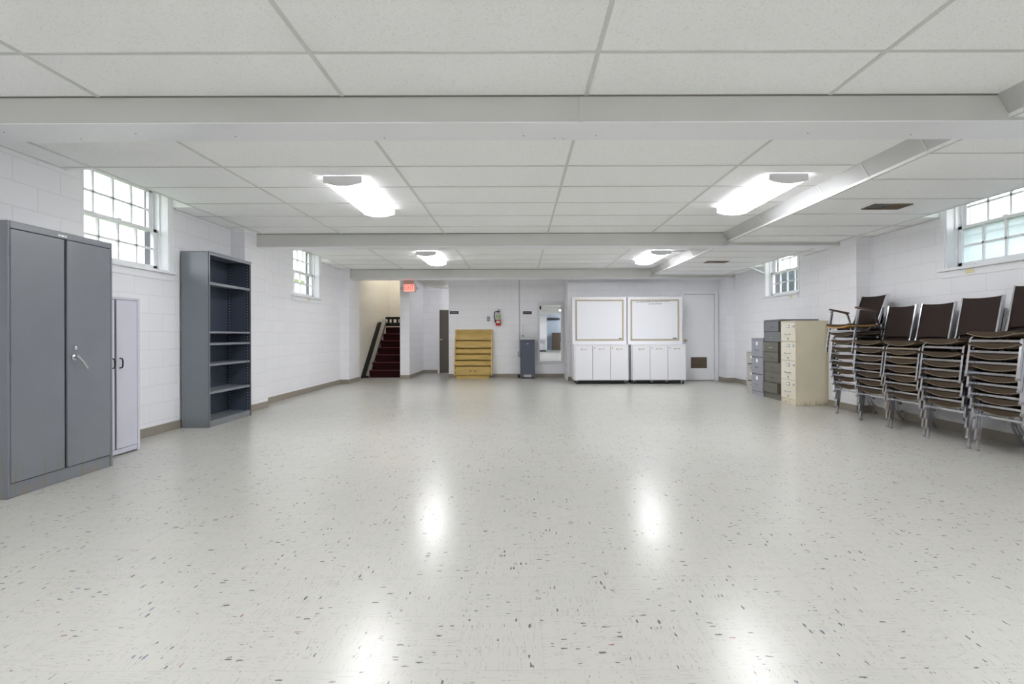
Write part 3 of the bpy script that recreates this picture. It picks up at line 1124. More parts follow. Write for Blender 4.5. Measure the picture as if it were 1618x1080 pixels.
# ------------------------------------------------------------------ ceiling lights
def make_light():
    r = thing('ceiling_light', 'x', 'light')
    w, L, h = 0.175, 1.18, 0.085
    prof = [(-w, 0.0), (-w, -0.058)]
    for k in range(1, 10):
        a = -1 + 2 * k / 10
        prof.append((w * a, -0.058 - 0.030 * (1 - a * a)))
    prof += [(w, -0.058), (w, 0.0)]
    m = MB()
    m.prism([(u * 1.03, v * 1.04 - (0.001 if v < 0 else 0)) for u, v in prof], 'y', 0.0, 0.018)
    m.build('end_cap', 'endcap', r)
    m = MB()
    m.prism([(u * 1.03, v * 1.04 - (0.001 if v < 0 else 0)) for u, v in prof], 'y', L - 0.018, L)
    m.build('end_cap', 'endcap', r)
    m = MB()
    lens = [(u * 0.985, v * 0.985) for u, v in prof[1:-1]]
    m.prism(lens, 'y', 0.018, L - 0.018)
    m.build('diffuser', 'lens', r, smooth=False)
    for sx in (-1, 1):
        m = MB()
        m.box(sx * w * 0.985, sx * (w * 0.985 - 0.006), 0.018, L - 0.018, -0.0568, -0.010)
        m.build('diffuser_side', 'lens_side', r)
    m = MB()
    m.box(-w * 0.6, w * 0.6, 0.03, L - 0.03, -0.012, 0.0)
    m.build('housing', 'endcap', r)
    return r


light0 = make_light()
LIGHTS = [(-1.655, 4.38, 'long ceiling light in front of the middle beam, on the stairs side'),
          (2.505, 4.345, 'long ceiling light in front of the middle beam, beside the sloped soffit'),
          (-1.662, 8.32, 'small looking far ceiling light between middle and far beams, stairs side'),
          (2.51, 8.28, 'small looking far ceiling light between middle and far beams, beside the soffit'),
          (-1.655, 0.44, 'ceiling light in front of the nearest beam, above the camera, stairs side'),
          (2.505, 0.40, 'ceiling light in front of the nearest beam, above the camera, soffit side'),
          (0.42, -3.5, 'unseen fill light added far behind the camera between the two rows'),  # no such row in view; extra fixture added to raise ambient light
          (-1.655, -3.5, 'ceiling light far behind the camera on the stairs side'),
          (2.505, -3.5, 'ceiling light far behind the camera on the soffit side')]
for i, (x, y, lab) in enumerate(LIGHTS):
    if i == 0:
        light0.location = (x, y, ZC - 0.005)
        light0['label'] = lab
        light0['group'] = 'fluorescent ceiling lights'
    else:
        dup(light0, (x, y, ZC - 0.005), None, lab, 'fluorescent ceiling lights')

m = MB()
m.tube([(2.69, 8.31, ZC - 0.02), (2.95, 8.31, ZC - 0.02)], 0.010, 8)
o = m.build('lamp_conduit', 'conduit')
tag(o, 'short thin conduit from the far soffit side light to the sloped soffit', 'conduit')


# ceiling diffusers
def air_vent(x, y, lab):
    r = thing('ceiling_vent', lab, 'vent', (x, y, ZLOW), 0, 'ceiling vents')
    m = MB()
    m.box(-0.20, 0.20, -0.10, 0.10, -0.004, -0.001)
    m.build('backing', 'black', r)
    m = MB()
    for a, b, c, d in ((-0.2, 0.2, -0.1, -0.085), (-0.2, 0.2, 0.085, 0.1), (-0.2, -0.185, -0.1, 0.1), (0.185, 0.2, -0.1, 0.1), (-0.01, 0.0, -0.1, 0.1)):
        m.box(a, b, c, d, -0.010, -0.003)
    m.build('vent_frame', 'ventbrown', r)
    m = MB()
    for k in range(6):
        m.box(0.0, 0.185, -0.08 + k * 0.028, -0.066 + k * 0.028, -0.009, -0.004)
    m.build('louver', 'ventbrown', r)
    return r


air_vent(3.90, 4.97, 'rusty brown air vent in the low ceiling before the chair stack window')
air_vent(3.68, 8.75, 'thin dark air vent far down the low ceiling near the filing cabinets')

# ring hook under the nearest beam
hk = thing('ring_hook', 'small ring hook hanging on the near beam by the chair side', 'hook', (3.345, 3.05, 2.427))
m = MB()
m.tube([(0, 0, 0), (0, 0, -0.03)], 0.004, 8)
m.build('stem', 'white', hk)
m = MB()
m.tube([(0.016 * math.cos(2 * PI * k / 14), 0, -0.046 + 0.016 * math.sin(2 * PI * k / 14)) for k in range(14)], 0.003, 6, closed=True)
m.build('ring', 'white', hk, smooth=True)


# ------------------------------------------------------------------ left wall furniture (local: front at y=0 facing -y, x along the wall)
FL = PI / 2

# grey two-door storage cabinet
W, D, H = 0.815, 0.60, 1.885
cb = thing('storage_cabinet', 'tall scuffed grey steel two-door cabinet beside the near left window', 'cabinet', (-3.45, 3.155, 0), FL)
m = MB()
m.box(0, 0.018, 0.0, D, 0, H)
m.box(W - 0.018, W, 0.0, D, 0, H)
m.box(0.018, W - 0.018, 0.0, D, H - 0.05, H)
m.box(0.018, W - 0.018, D - 0.02, D, 0.0, H - 0.05)
m.box(0.018, W - 0.018, 0.006, D - 0.02, 0.0, 0.095)
m.box(0.018, W - 0.018, 0.0, 0.02, 0.085, 0.095)
m.box(W / 2 - 0.02, W / 2 + 0.02, 0.022, 0.04, 0.09, H - 0.05)
m.build('body', 'grey', cb, bevel=0.006)
m = MB(); m.box(0.022, W / 2 - 0.009, 0.002, 0.02, 0.10, H - 0.054)
dl = m.build('door', 'grey', cb, bevel=0.003)
m = MB(); m.box(W / 2 + 0.009, W - 0.022, -0.001, 0.019, 0.10, H - 0.054)
dr = m.build('door', 'grey', cb, bevel=0.003)
m = MB(); m.box(W / 2 - 0.010, W / 2 + 0.010, 0.012, 0.016, 0.10, H - 0.056)
m.build('door_gap', 'gap', cb)
hx = W / 2 + 0.055
m = MB()
m.lathe([(0.020, -0.001), (0.020, -0.012), (0.012, -0.016), (0.012, -0.045), (0.008, -0.05)], (hx, 0, 0.935), 16, 'y')
m.tube([(hx - 0.02, -0.045, 0.955), (hx + 0.005, -0.052, 0.928), (hx + 0.03, -0.05, 0.905), (hx + 0.075, -0.045, 0.845)], 0.008, 8)
hd = m.build('door_handle', 'chrome', dr, smooth=True)
hd['label'] = 'chrome lever handle'
m = MB()
m.lathe([(0.014, -0.001), (0.014, -0.006), (0.010, -0.008)], (hx + 0.02, 0, 1.005), 14, 'y')
m.build('lock', 'chrome', dr, smooth=True)
m = MB()
for x, w in ((W / 2 - 0.060, 0.018), (W / 2 - 0.036, 0.022), (W / 2 - 0.010, 0.018)):
    m.box(x, x + w, -0.0015, 0.0, H - 0.036, H - 0.024)
m.build('name_badge', 'card', cb)
for z in (0.22, 0.95, 1.68):
    m = MB()
    m.lathe([(0.006, z - 0.035), (0.006, z + 0.035)], (0.02, -0.002, 0), 8)
    m.build('hinge', 'grey', cb)

# pale two-door cabinet
W, D, H = 0.545, 0.37, 1.457
cb = thing('utility_cabinet', 'pale lavender grey two-door cabinet with black handles under the near left window', 'cabinet', (-3.677, 3.99, 0), FL)
m = MB()
m.box(0, 0.028, 0, D, 0, H)
m.box(W - 0.028, W, 0, D, 0, H)
m.box(0.028, W - 0.028, 0, D, H - 0.022, H)
m.box(0.028, W - 0.028, D - 0.01, D, 0.03, H - 0.022)
m.box(0.028, W - 0.028, 0.006, D - 0.01, 0.015, 0.06)
m.build('body', 'lav', cb, bevel=0.002)
for a, b, hx in ((0.032, W / 2 - 0.010, W / 2 - 0.04), (W / 2 + 0.010, W - 0.032, W / 2 + 0.045)):
    m = MB(); m.box(a, b, 0.0, 0.016, 0.066, H - 0.026)
    dr = m.build('door', 'lav', cb, bevel=0.002)
    m = MB()
    m.tube([(hx, 0, 0.805), (hx, -0.022, 0.810), (hx, -0.028, 0.83), (hx, -0.028, 0.87), (hx, -0.022, 0.89), (hx, 0, 0.895)], 0.006, 8)
    h = m.build('door_handle', 'black', dr, smooth=True)
    h['label'] = 'black handle'
m = MB(); m.box(W / 2 - 0.010, W / 2 + 0.010, 0.012, 0.015, 0.07, H - 0.03)
m.build('door_gap', 'black', cb)

# open bookcase
W, D, H = 0.885, 0.325, 2.10
cb = thing('bookcase', 'tall open slate grey steel bookcase standing against the left wall', 'bookcase', (-3.71, 5.585, 0), FL)
m = MB()
m.box(0, 0.012, 0, D, 0.0, H - 0.004)
m.box(0, 0.03, 0.0, 0.003, 0.0, H - 0.004)
m.build('side_panel', 'grey_case', cb, bevel=0.002)
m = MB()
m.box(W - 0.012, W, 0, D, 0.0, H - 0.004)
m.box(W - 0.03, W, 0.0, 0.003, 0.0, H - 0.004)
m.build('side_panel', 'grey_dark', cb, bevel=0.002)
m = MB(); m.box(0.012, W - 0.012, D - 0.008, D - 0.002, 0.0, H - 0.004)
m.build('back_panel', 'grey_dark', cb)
m = MB(); m.box(-0.004, W + 0.004, -0.012, D, H - 0.004, H + 0.012); m.box(0.012, W - 0.012, -0.002, 0.002, H - 0.03, H - 0.004)
m.build('top_panel', 'shelf', cb, bevel=0.002)
for z, th in ((1.745, 0.032), (1.150, 0.022), (1.010, 0.026), (0.760, 0.026), (0.425, 0.028)):
    m = MB()
    m.box(0.013, W - 0.013, 0.004, D - 0.009, z - 0.006, z)
    m.box(0.013, W - 0.013, 0.002, 0.006, z - th, z)
    m.build('shelf', 'shelf', cb)
m = MB()
m.box(0.012, W - 0.012, 0.002, D - 0.008, 0.0, 0.075)
m.build('plinth', 'grey_case', cb)
for y in (0.02, D - 0.06):
    for x0, x1 in ((0.012, 0.018), (W - 0.018, W - 0.012)):
        m = MB(); m.box(x0, x1, y, y + 0.035, 0.08, H - 0.03)
        m.build('slotted_upright', 'slotted', cb)

# ------------------------------------------------------------------ filing cabinets on the right (facing -x)
FR = -PI / 2


def label_holder(m, x, z, w=0.075, h=0.05):
    m.box(x - w / 2, x + w / 2, -0.005, 0, z - h / 2, z + h / 2)


def pull(m, x, z, w=0.10):
    m.tube([(x - w / 2, 0, z), (x - w / 2, -0.022, z), (x - w * 0.3, -0.028, z - 0.006), (x + w * 0.3, -0.028, z - 0.006), (x + w / 2, -0.022, z), (x + w / 2, 0, z)], 0.006, 8)


# beige four-drawer
W, D, H = 0.405, 0.65, 1.305
fc = thing('filing_cabinet', 'beige four-drawer filing cabinet standing nearest the chair stacks', 'filing cabinet', (4.24, 7.60, 0), FR, 'filing cabinets')
m = MB(); m.box(0, W, 0.018, D, 0, H - 0.02); m.box(-0.004, W + 0.004, 0.0, D, H - 0.02, H); m.box(0, 0.012, 0, 0.018, 0, H - 0.02); m.box(W - 0.012, W, 0, 0.018, 0, H - 0.02)
m.box(0.012, W - 0.012, 0.004, 0.018, 0, 0.075)
m.build('body', 'beige', fc, bevel=0.003)
dh = (H - 0.02 - 0.08) / 4
for k in range(4):
    z0 = 0.08 + k * dh
    m = MB(); m.box(0.014, W - 0.014, 0.0, 0.02, z0 + 0.004, z0 + dh - 0.004)
    dw = m.build('drawer', 'beige_front', fc, bevel=0.003)
    m = MB(); label_holder(m, W / 2, z0 + 0.235)
    m.build('label_frame', 'plate', dw)
    m = MB(); m.box(W / 2 - 0.027, W / 2 + 0.027, -0.0065, -0.004, z0 + 0.218, z0 + 0.252)
    m.build('label_card', 'card', dw)
    m = MB(); pull(m, W / 2, z0 + 0.115, 0.13)
    m.build('pull', 'steel', dw, smooth=True)
    m = MB(); m.lathe([(0.010, 0.0), (0.010, -0.006)], (W / 2, 0, z0 + 0.04), 10, 'y')
    m.build('lock', 'black', dw)
    m = MB(); m.box(W - 0.07, W - 0.03, -0.008, 0, z0 + 0.215, z0 + 0.25)
    m.build('thumb_latch', 'steel', dw)

# grey seven-drawer
W, D, H = 0.535, 0.62, 1.342
fc = thing('drawer_cabinet', 'olive grey seven-drawer metal cabinet, tallest of the cabinet row', 'filing cabinet', (4.29, 8.222, 0), FR, 'filing cabinets')
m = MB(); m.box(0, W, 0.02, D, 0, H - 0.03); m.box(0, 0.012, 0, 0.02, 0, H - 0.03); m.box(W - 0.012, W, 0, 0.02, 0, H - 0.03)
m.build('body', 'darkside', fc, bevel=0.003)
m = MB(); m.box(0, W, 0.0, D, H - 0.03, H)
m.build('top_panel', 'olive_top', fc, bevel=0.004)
m = MB(); m.box(0.01, W - 0.01, 0.002, 0.02, 0.0, 0.10)
m.build('plinth', 'olive', fc)
n = 7
dh = (H - 0.03 - 0.105) / n
for k in range(n):
    z0 = 0.105 + k * dh
    out = {0: 0.03, 3: 0.018, 4: 0.018, 6: 0.012}.get(k, 0.0)
    m = MB(); m.box(0.012, W - 0.012 - (0.05 if out else 0), -out, 0.022, z0 + 0.004, z0 + dh - 0.004)
    dw = m.build('drawer', 'olive_top' if k >= 5 else 'olive', fc, bevel=0.003)
    m = MB()
    m.tube([(W * 0.42, -out, z0 + dh * 0.5), (W * 0.43, -out - 0.02, z0 + dh * 0.44), (W * 0.5, -out - 0.024, z0 + dh * 0.42), (W * 0.57, -out - 0.02, z0 + dh * 0.44), (W * 0.58, -out, z0 + dh * 0.5)], 0.006, 8)
    m.build('pull', 'steel' if k >= 4 else 'olive_top', dw, smooth=True)

# blue grey three-drawer
W, D, H = 0.425, 0.66, 1.027
fc = thing('filing_cabinet', 'blue grey three-drawer filing cabinet with round white labels', 'filing cabinet', (4.29, 8.66, 0), FR, 'filing cabinets')
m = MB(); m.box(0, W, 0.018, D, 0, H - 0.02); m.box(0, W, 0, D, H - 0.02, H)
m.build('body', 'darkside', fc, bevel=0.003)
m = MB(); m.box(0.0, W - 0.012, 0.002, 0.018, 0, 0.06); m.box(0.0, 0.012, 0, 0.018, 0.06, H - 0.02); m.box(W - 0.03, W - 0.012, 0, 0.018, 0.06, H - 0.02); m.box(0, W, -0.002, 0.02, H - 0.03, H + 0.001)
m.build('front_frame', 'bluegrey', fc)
dh = (H - 0.03 - 0.065) / 3
for k in range(3):
    z0 = 0.065 + k * dh
    m = MB(); m.box(0.014, W - 0.032, -0.004, 0.019, z0 + 0.006, z0 + dh - 0.006)
    dw = m.build('drawer', 'bluegrey', fc, bevel=0.003)
    m = MB(); m.lathe([(0.036, 0.0), (0.036, -0.004)], (W * 0.48, -0.004, z0 + dh * 0.78), 18, 'y')
    m.build('label_card', 'card', dw)
    m = MB()
    m.tube([(W * 0.36, -0.004, z0 + dh * 0.44), (W * 0.40, -0.026, z0 + dh * 0.38), (W * 0.56, -0.026, z0 + dh * 0.38), (W * 0.60, -0.004, z0 + dh * 0.44)], 0.006, 8)
    m.build('pull', 'bluegrey', dw, smooth=True)

# small two-drawer
W, D, H = 0.28, 0.5, 0.765
fc = thing('filing_cabinet', 'small putty grey two-drawer filing cabinet at the far end of the row', 'filing cabinet', (4.33, 8.95, 0), FR, 'filing cabinets')
m = MB(); m.box(0, W, 0.016, D, 0, H - 0.012); m.box(0, W, 0, D, H - 0.012, H); m.box(0, W, 0.002, 0.016, 0, 0.12)
m.build('body', 'putty', fc, bevel=0.002)
for k in range(2):
    z0 = 0.125 + k * 0.313
    m = MB(); m.box(0.008, W - 0.008, 0, 0.017, z0, z0 + 0.305)
    dw = m.build('drawer', 'putty', fc, bevel=0.002)
    m = MB(); m.box(W * 0.6, W * 0.82, -0.003, 0, z0 + 0.21, z0 + 0.255)
    m.build('label_card', 'card', dw)
    m = MB(); pull(m, W * 0.62, z0 + 0.11, 0.10)
    m.build('pull', 'black', dw, smooth=True)
    m = MB(); m.lathe([(0.010, 0), (0.010, -0.006)], (W * 0.75, 0, z0 + 0.03), 10, 'y')
    m.build('lock', 'black', dw)


# ------------------------------------------------------------------ stacking chairs
def seat_fn(w, y0, y1, zt, thick, sag_t, sag_b):
    def top(u, v):
        x = (u - 0.5) * w
        y = y0 + (y1 - y0) * v
        s = 1 - (2 * u - 1) ** 2
        lip = -0.006 * max(0, 1 - v / 0.22) ** 2
        return (x, y, zt - sag_t * s + lip - 0.012 * math.sin(PI * min(1, v)) * 0.8)

    def bot(u, v):
        x = (u - 0.5) * w
        y = y0 + (y1 - y0) * v
        s = 1 - (2 * u - 1) ** 2
        lip = -0.006 * max(0, 1 - v / 0.22) ** 2
        return (x, y, zt - thick - sag_b * s + lip - 0.012 * math.sin(PI * min(1, v)) * 0.8)
    return top, bot


def back_fn(w, pb, pt, thick):
    """Panel from pb=(y,z) to pt=(y,z), hollowed towards the middle."""
    def front(u, v):
        s = 1 - (2 * u - 1) ** 2
        return ((u - 0.5) * w, pb[0] + (pt[0] - pb[0]) * v + 0.016 * s, pb[1] + (pt[1] - pb[1]) * v - 0.010 * s * (2 * v - 1))

    def rear(u, v):
        p = front(u, v)
        return (p[0], p[1] + thick, p[2] - thick * 0.2)
    return front, rear


def make_chair():
    r = thing('stacking_chair', 'x', 'chair')
    s_ = 0.225
    t2 = 0.0105
    for sx in (-1, 1):
        m = MB()
        m.tube([(sx * s_, 0.0, 0.008), (sx * s_, 0.038, 0.318), (sx * s_, 0.043, 0.345), (sx * s_, 0.060, 0.360), (sx * s_, 0.42, 0.352)], t2, flat=(t2, t2))
        lg = m.build('leg', 'chrome', r)
        m = MB(); m.box(sx * s_ - 0.0125, sx * s_ + 0.0125, -0.012, 0.013, 0.0, 0.02)
        m.build('foot', 'plate', lg)
        m = MB()
        m.tube([(sx * s_, 0.352, 0.345), (sx * s_, 0.525, 0.008)], t2, flat=(t2, t2))
        lg = m.build('leg', 'chrome', r)
        m = MB(); m.box(sx * s_ - 0.0125, sx * s_ + 0.0125, 0.512, 0.538, 0.0, 0.02)
        m.build('foot', 'plate', lg)
        m = MB()
        m.tube([(sx * 0.204, 0.30, 0.372), (sx * 0.204, 0.345, 0.385), (sx * 0.204, 0.368, 0.44), (sx * 0.204, 0.378, 0.49), (sx * 0.204, 0.442, 0.842)], 0.01, flat=(0.008, 0.014))
        m.build('upright', 'chrome', r)
    m = MB()
    m.tube([(-s_, 0.043, 0.332), (s_, 0.043, 0.332)], 0.009, flat=(0.010, 0.009))
    m.build('front_bar', 'chrome', r)
    m = MB()
    m.sheet(*seat_fn(0.424, -0.012, 0.36, 0.422, 0.013, 0.004, 0.036), 12, 8)
    m.build('seat', 'seatfab', r, smooth=True)
    m = MB()
    m.sheet(*seat_fn(0.430, -0.013, 0.36, 0.4085, 0.004, 0.0362, 0.0362), 12, 6)
    m.build('seat_shell', 'ply', r, smooth=True)
    m = MB()
    m.sheet(*back_fn(0.392, (0.368, 0.455), (0.437, 0.838), 0.018), 10, 3)
    m.build('backrest', 'brown', r, smooth=True)
    return r


STACKS = [(4.372, 6.225, 8, 'in the stack beside the beige filing cabinet'),
          (4.335, 5.738, 7, 'in the second stack from the beige filing cabinet'),
          (4.312, 5.220, 7, 'in the middle stack of the five'),
          (4.285, 4.693, 7, 'in the second stack from the photo edge'),
          (4.284, 4.165, 8, 'in the stack cut off by the photo edge')]
ORD = ['bottom', 'second from bottom', 'third from bottom', 'fourth from bottom', 'fifth from bottom', 'sixth from bottom', 'seventh from bottom', 'eighth from bottom']
chair0 = make_chair()
first = True
for si, (sx, sy, n, where) in enumerate(STACKS):
    for k in range(n):
        which = 'topmost' if (k == n - 1) else ORD[k]
        if si == 0 and k == n - 1:
            lab = 'brown chrome stacking chair right under the armchair ' + where
        else:
            lab = 'brown chrome stacking chair, %s %s' % (which, where)
        extra = 0.028 if (si == 3 and k == n - 1) else 0.0
        jx, jy = random.uniform(-0.002, 0.002), random.uniform(-0.002, 0.002)
        loc = (sx - 0.013 * k + jx, sy + jy, 0.10 * k + extra)
        if first:
            chair0.location = loc
            chair0.rotation_euler = (0, 0, FR)
            chair0['label'] = lab
            chair0['group'] = 'stacked brown chairs'
            first = False
        else:
            dup(chair0, loc, FR, lab, 'stacked brown chairs')

# armchair on the first stack
ac = thing('stacking_armchair', 'chrome armchair with wooden armrests on top of the chair stack by the filing cabinets', 'chair', (4.245, 6.222, 0.845), FR)
s_ = 0.250
for sx in (-1, 1):
    m = MB()
    m.tube([(sx * s_, -0.005, 0.0), (sx * s_, 0.075, 0.565)], 0.011, flat=(0.011, 0.011))
    m.build('leg', 'chrome', ac)
    m = MB()
    m.tube([(sx * s_, 0.055, 0.545), (sx * s_, 0.10, 0.572), (sx * s_, 0.26, 0.535), (sx * s_, 0.285, 0.515), (sx * s_, 0.40, 0.165), (sx * s_, 0.47, 0.0)], 0.010, flat=(0.010, 0.010))
    m.build('leg', 'chrome', ac)
    m = MB()
    m.sheet(lambda u, v: (sx * s_ + (u - 0.5) * 0.045, 0.045 + 0.255 * v, 0.602 - 0.052 * v - 0.006 * (2 * u - 1) ** 2),
            lambda u, v: (sx * s_ + (u - 0.5) * 0.045, 0.045 + 0.255 * v, 0.580 - 0.052 * v), 4, 8)
    m.build('armrest', 'armwood', ac, smooth=True)
    m = MB()
    m.tube([(sx * s_, 0.03, 0.292), (sx * s_, 0.37, 0.275)], 0.010, flat=(0.010, 0.010))
    m.build('side_rail', 'chrome', ac)
    m = MB()
    m.tube([(sx * 0.218, 0.25, 0.335), (sx * 0.218, 0.33, 0.350), (sx * 0.218, 0.358, 0.41), (sx * 0.218, 0.478, 0.765)], 0.01, flat=(0.008, 0.015))
    m.build('upright', 'chrome', ac)
m = MB()
m.tube([(-s_, 0.036, 0.292), (s_, 0.036, 0.292)], 0.009, flat=(0.010, 0.009))
m.build('front_bar', 'chrome', ac)
m = MB()
m.sheet(*seat_fn(0.43, -0.03, 0.31, 0.392, 0.018, 0.022, 0.022), 12, 8)
seat = m.build('seat', 'seatfab', ac, smooth=True)
m = MB()
m.sheet(*seat_fn(0.436, -0.032, 0.31, 0.373, 0.016, 0.022, 0.026), 12, 6)
m.build('seat_shell', 'plytan', ac, smooth=True)
m = MB()
m.sheet(*back_fn(0.42, (0.350, 0.392), (0.472, 0.760), 0.018), 10, 3)
m.build('backrest', 'brown', ac, smooth=True)
m = MB()
for x in (-0.13, 0.13):
    m.box(x - 0.01, x + 0.01, 0.06, 0.30, 0.285, 0.345)
m.build('seat_bracket', 'chrome', ac)


# ------------------------------------------------------------------ rolling whiteboard cabinets
def squiggle(m, x, z, word, h):
    """Hand-drawn strokes, too small to read in the photograph."""
    rnd = random.Random(int(x * 1000))
    for w in word:
        pts = []
        n = w * 4
        for k in range(n + 1):
            pts.append((x + k * h * 0.22, -0.0012, z + (h * 0.5 if k % 2 else 0) * rnd.uniform(0.4, 1.2) + rnd.uniform(-.15, .15) * h))
        m.tube(pts, 0.0036, 5)
        x += n * h * 0.22 + h * 0.9


def board_unit(x0, lab_c, lab_b, bx0, bx1, handwriting, loc_note):
    W, D = 1.21, 0.45
    y0 = 10.35
    z0, z1 = 0.085, 0.875
    r = thing('rolling_cabinet', lab_c, 'cabinet', (x0, y0, 0), 0, 'white rolling cabinets')
    m = MB()
    m.box(0, W, 0.018, D, z0, z1 - 0.022)
    m.box(-0.006, W + 0.006, -0.004, D, z1 - 0.022, z1)
    m.box(0, 0.02, 0.0, 0.018, z0, z1 - 0.022)
    m.box(W - 0.012, W, 0.0, 0.018, z0, z1 - 0.022)
    m.build('body', 'lam', r, bevel=0.003)
    m = MB(); m.box(0.021, W - 0.013, 0.0165, 0.0178, z0 + 0.012, z1 - 0.026)
    m.build('door_gap', 'plate', r)
    dw = (W - 0.034) / 3
    for k in range(3):
        a = 0.021 + k * dw
        m = MB(); m.box(a + 0.0055, a + dw - 0.0055, 0.0, 0.016, z0 + 0.012, z1 - 0.028)
        d = m.build('door', 'lam', r, bevel=0.002)
        m = MB()
        c = a + dw * 0.5
        m.tube([(c - 0.055, 0, z1 - 0.095), (c - 0.055, -0.02, z1 - 0.095), (c + 0.055, -0.02, z1 - 0.095), (c + 0.055, 0, z1 - 0.095)], 0.009, 8)
        m.build('door_handle', 'brass', d, smooth=True)
        if k:
            m = MB(); m.lathe([(0.011, 0), (0.011, -0.004)], (a + 0.045, 0, z1 - 0.072), 12, 'y')
            m.build('lock', 'gap', d)
    cs = [(0.06, 0.05), (W - 0.06, 0.05), (0.06, D - 0.06), (W - 0.06, D - 0.06)]
    if handwriting:
        cs += [(0.45, 0.05), (0.78, 0.05)]
    m = MB(); m.box(0.09, W - 0.09, 0.10, D - 0.04, 0.022, z0)
    m.build('base', 'gap', r)  # dark filler box added to paint the shade under the cabinet
    for cx, cy_ in cs:
        m = MB()
        m.lathe([(0.034, -0.011), (0.037, -0.008), (0.037, 0.008), (0.034, 0.011)], (cx + 0.01, cy_ + 0.015, 0.037), 16, 'x')
        c = m.build('caster', 'black', r, smooth=True)
        m = MB()
        m.box(cx - 0.022, cx + 0.042, cy_ - 0.03, cy_ + 0.03, z0 - 0.008, z0)
        m.box(cx - 0.008, cx - 0.004, cy_ - 0.018, cy_ + 0.022, 0.03, z0 - 0.006)
        m.box(cx + 0.024, cx + 0.028, cy_ - 0.018, cy_ + 0.022, 0.03, z0 - 0.006)
        m.build('caster_fork', 'steel', c)
    # the board standing along the top
    yb = 10.62
    Wb, zb0, zb1 = bx1 - bx0, z1 + 0.002, 1.948
    b = thing('whiteboard', lab_b, 'whiteboard', (bx0, yb, zb0), 0, 'framed whiteboards')
    Hb = zb1 - zb0
    m = MB(); m.box(0, Wb, 0.0, 0.17, 0, Hb)
    m.build('panel', 'lam', b, bevel=0.002)
    fx0, fx1 = 0.068, Wb - 0.072
    fz0, fz1 = 0.082, Hb - 0.058
    f = 0.036
    m = MB()
    m.box(fx0, fx1, -0.014, 0.0, fz0, fz0 + f)
    m.box(fx0, fx1, -0.014, 0.0, fz1 - f, fz1)
    m.box(fx0, fx0 + f, -0.014, 0.0, fz0 + f, fz1 - f)
    m.box(fx1 - f, fx1, -0.014, 0.0, fz0 + f, fz1 - f)
    m.build('board_frame', 'tan', b)
    m = MB(); m.box(fx0 + f, fx1 - f, -0.006, 0.0, fz0 + f, fz1 - f)
    face = m.build('writing_surface', 'wb', b)
    m = MB()
    wl_ = 0.055 if not handwriting else 0.095
    m.box(fx1 - f - wl_ - 0.015, fx1 - f - 0.015, -0.008, -0.005, fz0 + f + 0.006, fz0 + f + 0.024)
    m.build('maker_mark', 'plaque', b)
    if handwriting:
        m = MB()
        zt = fz1 - f - 0.030
        q = MB()
        squiggle(q, 0.0, 0.0, (3, 5, 5, 2, 4, 3, 5), 0.026)
        q.bm.transform(Matrix.Translation((fx0 + 0.12, -0.006, zt)) @ Matrix.Rotation(-0.025, 4, 'Y'))
        q.build('handwriting', 'ink', face)
        q = MB()
        squiggle(q, 0.0, 0.0, (2, 4, 5), 0.026)
        q.bm.transform(Matrix.Translation((fx0 + 0.40, -0.006, zt - 0.045)) @ Matrix.Rotation(-0.025, 4, 'Y'))
        q.build('handwriting', 'ink', face)


board_unit(1.201, 'white three-door rolling cabinet under the blank whiteboard, nearer the mirror', 'blank white board in tan frame standing beside the mirror', 1.20, 2.430, False, '')
board_unit(2.471, 'white three-door rolling cabinet under the written-on whiteboard, beside the door', 'tan framed whiteboard with handwriting along its top edge', 2.449, 3.688, True, '')

# ------------------------------------------------------------------ oak literature rack
rk = thing('literature_rack', 'honey oak literature rack with five tiers and two small doors', 'rack', (-1.17, YFC - 0.01, 0))
W = 0.945
hw = W / 2
for sx in (-1, 1):
    m = MB()
    xa, xb = (-hw, -hw + 0.025) if sx < 0 else (hw - 0.025, hw)
    m.prism([(0.0, 0.09), (-0.365, 0.09), (-0.365, 0.40), (-0.10, 1.236), (0.0, 1.236)], 'x', xa, xb)
    m.build('side_panel', 'oak_edge', rk, bevel=0.002)
m = MB(); m.box(-hw + 0.025, hw - 0.025, -0.02, 0.0, 0.09, 1.236)
m.build('back_panel', 'oak', rk)
tiers = [(1.129, 0.937, -0.10), (0.937, 0.741, -0.155), (0.741, 0.60, -0.21), (0.60, 0.442, -0.265), (0.442, 0.30, -0.32)]
for zt, zb, y in tiers:
    m = MB()
    zb += 0.034
    zm = zb + (zt - zb) * 0.55
    m.prism([(y, zb), (y, zm), (y + 0.05, zt), (y + 0.058, zt), (y + 0.012, zm), (y + 0.012, zb)], 'x', -hw + 0.025, hw - 0.025)
    m.prism([(y + 0.012, zb + 0.004), (-0.02, zb + 0.004), (-0.02, zb - 0.006), (y + 0.012, zb - 0.006)], 'x', -hw + 0.025, hw - 0.025)
    m.build('tier_panel', 'oak', rk)
m = MB()
m.box(-hw + 0.025, hw - 0.025, -0.35, -0.02, 0.09, 0.125)
m.box(-hw + 0.025, hw - 0.025, -0.35, -0.02, 0.285, 0.305)
m.build('cabinet_box', 'oak', rk)
for a, b, kx in ((-hw + 0.028, -0.002, -0.06), (0.002, hw - 0.028, 0.06)):
    m = MB(); m.box(a, b, -0.368, -0.35, 0.105, 0.30)
    d = m.build('door', 'oak', rk, bevel=0.002)
    m = MB(); m.lathe([(0.008, 0), (0.008, -0.01), (0.015, -0.016), (0.012, -0.024)], (kx, -0.368, 0.20), 12, 'y')
    m.build('knob', 'armwood', d, smooth=True)
    m = MB()
    hx = a + 0.004 if kx < 0 else b - 0.012
    for z in (0.13, 0.245):
        m.box(hx, hx + 0.008, -0.371, -0.368, z, z + 0.05)
    m.build('hinge', 'black', d)
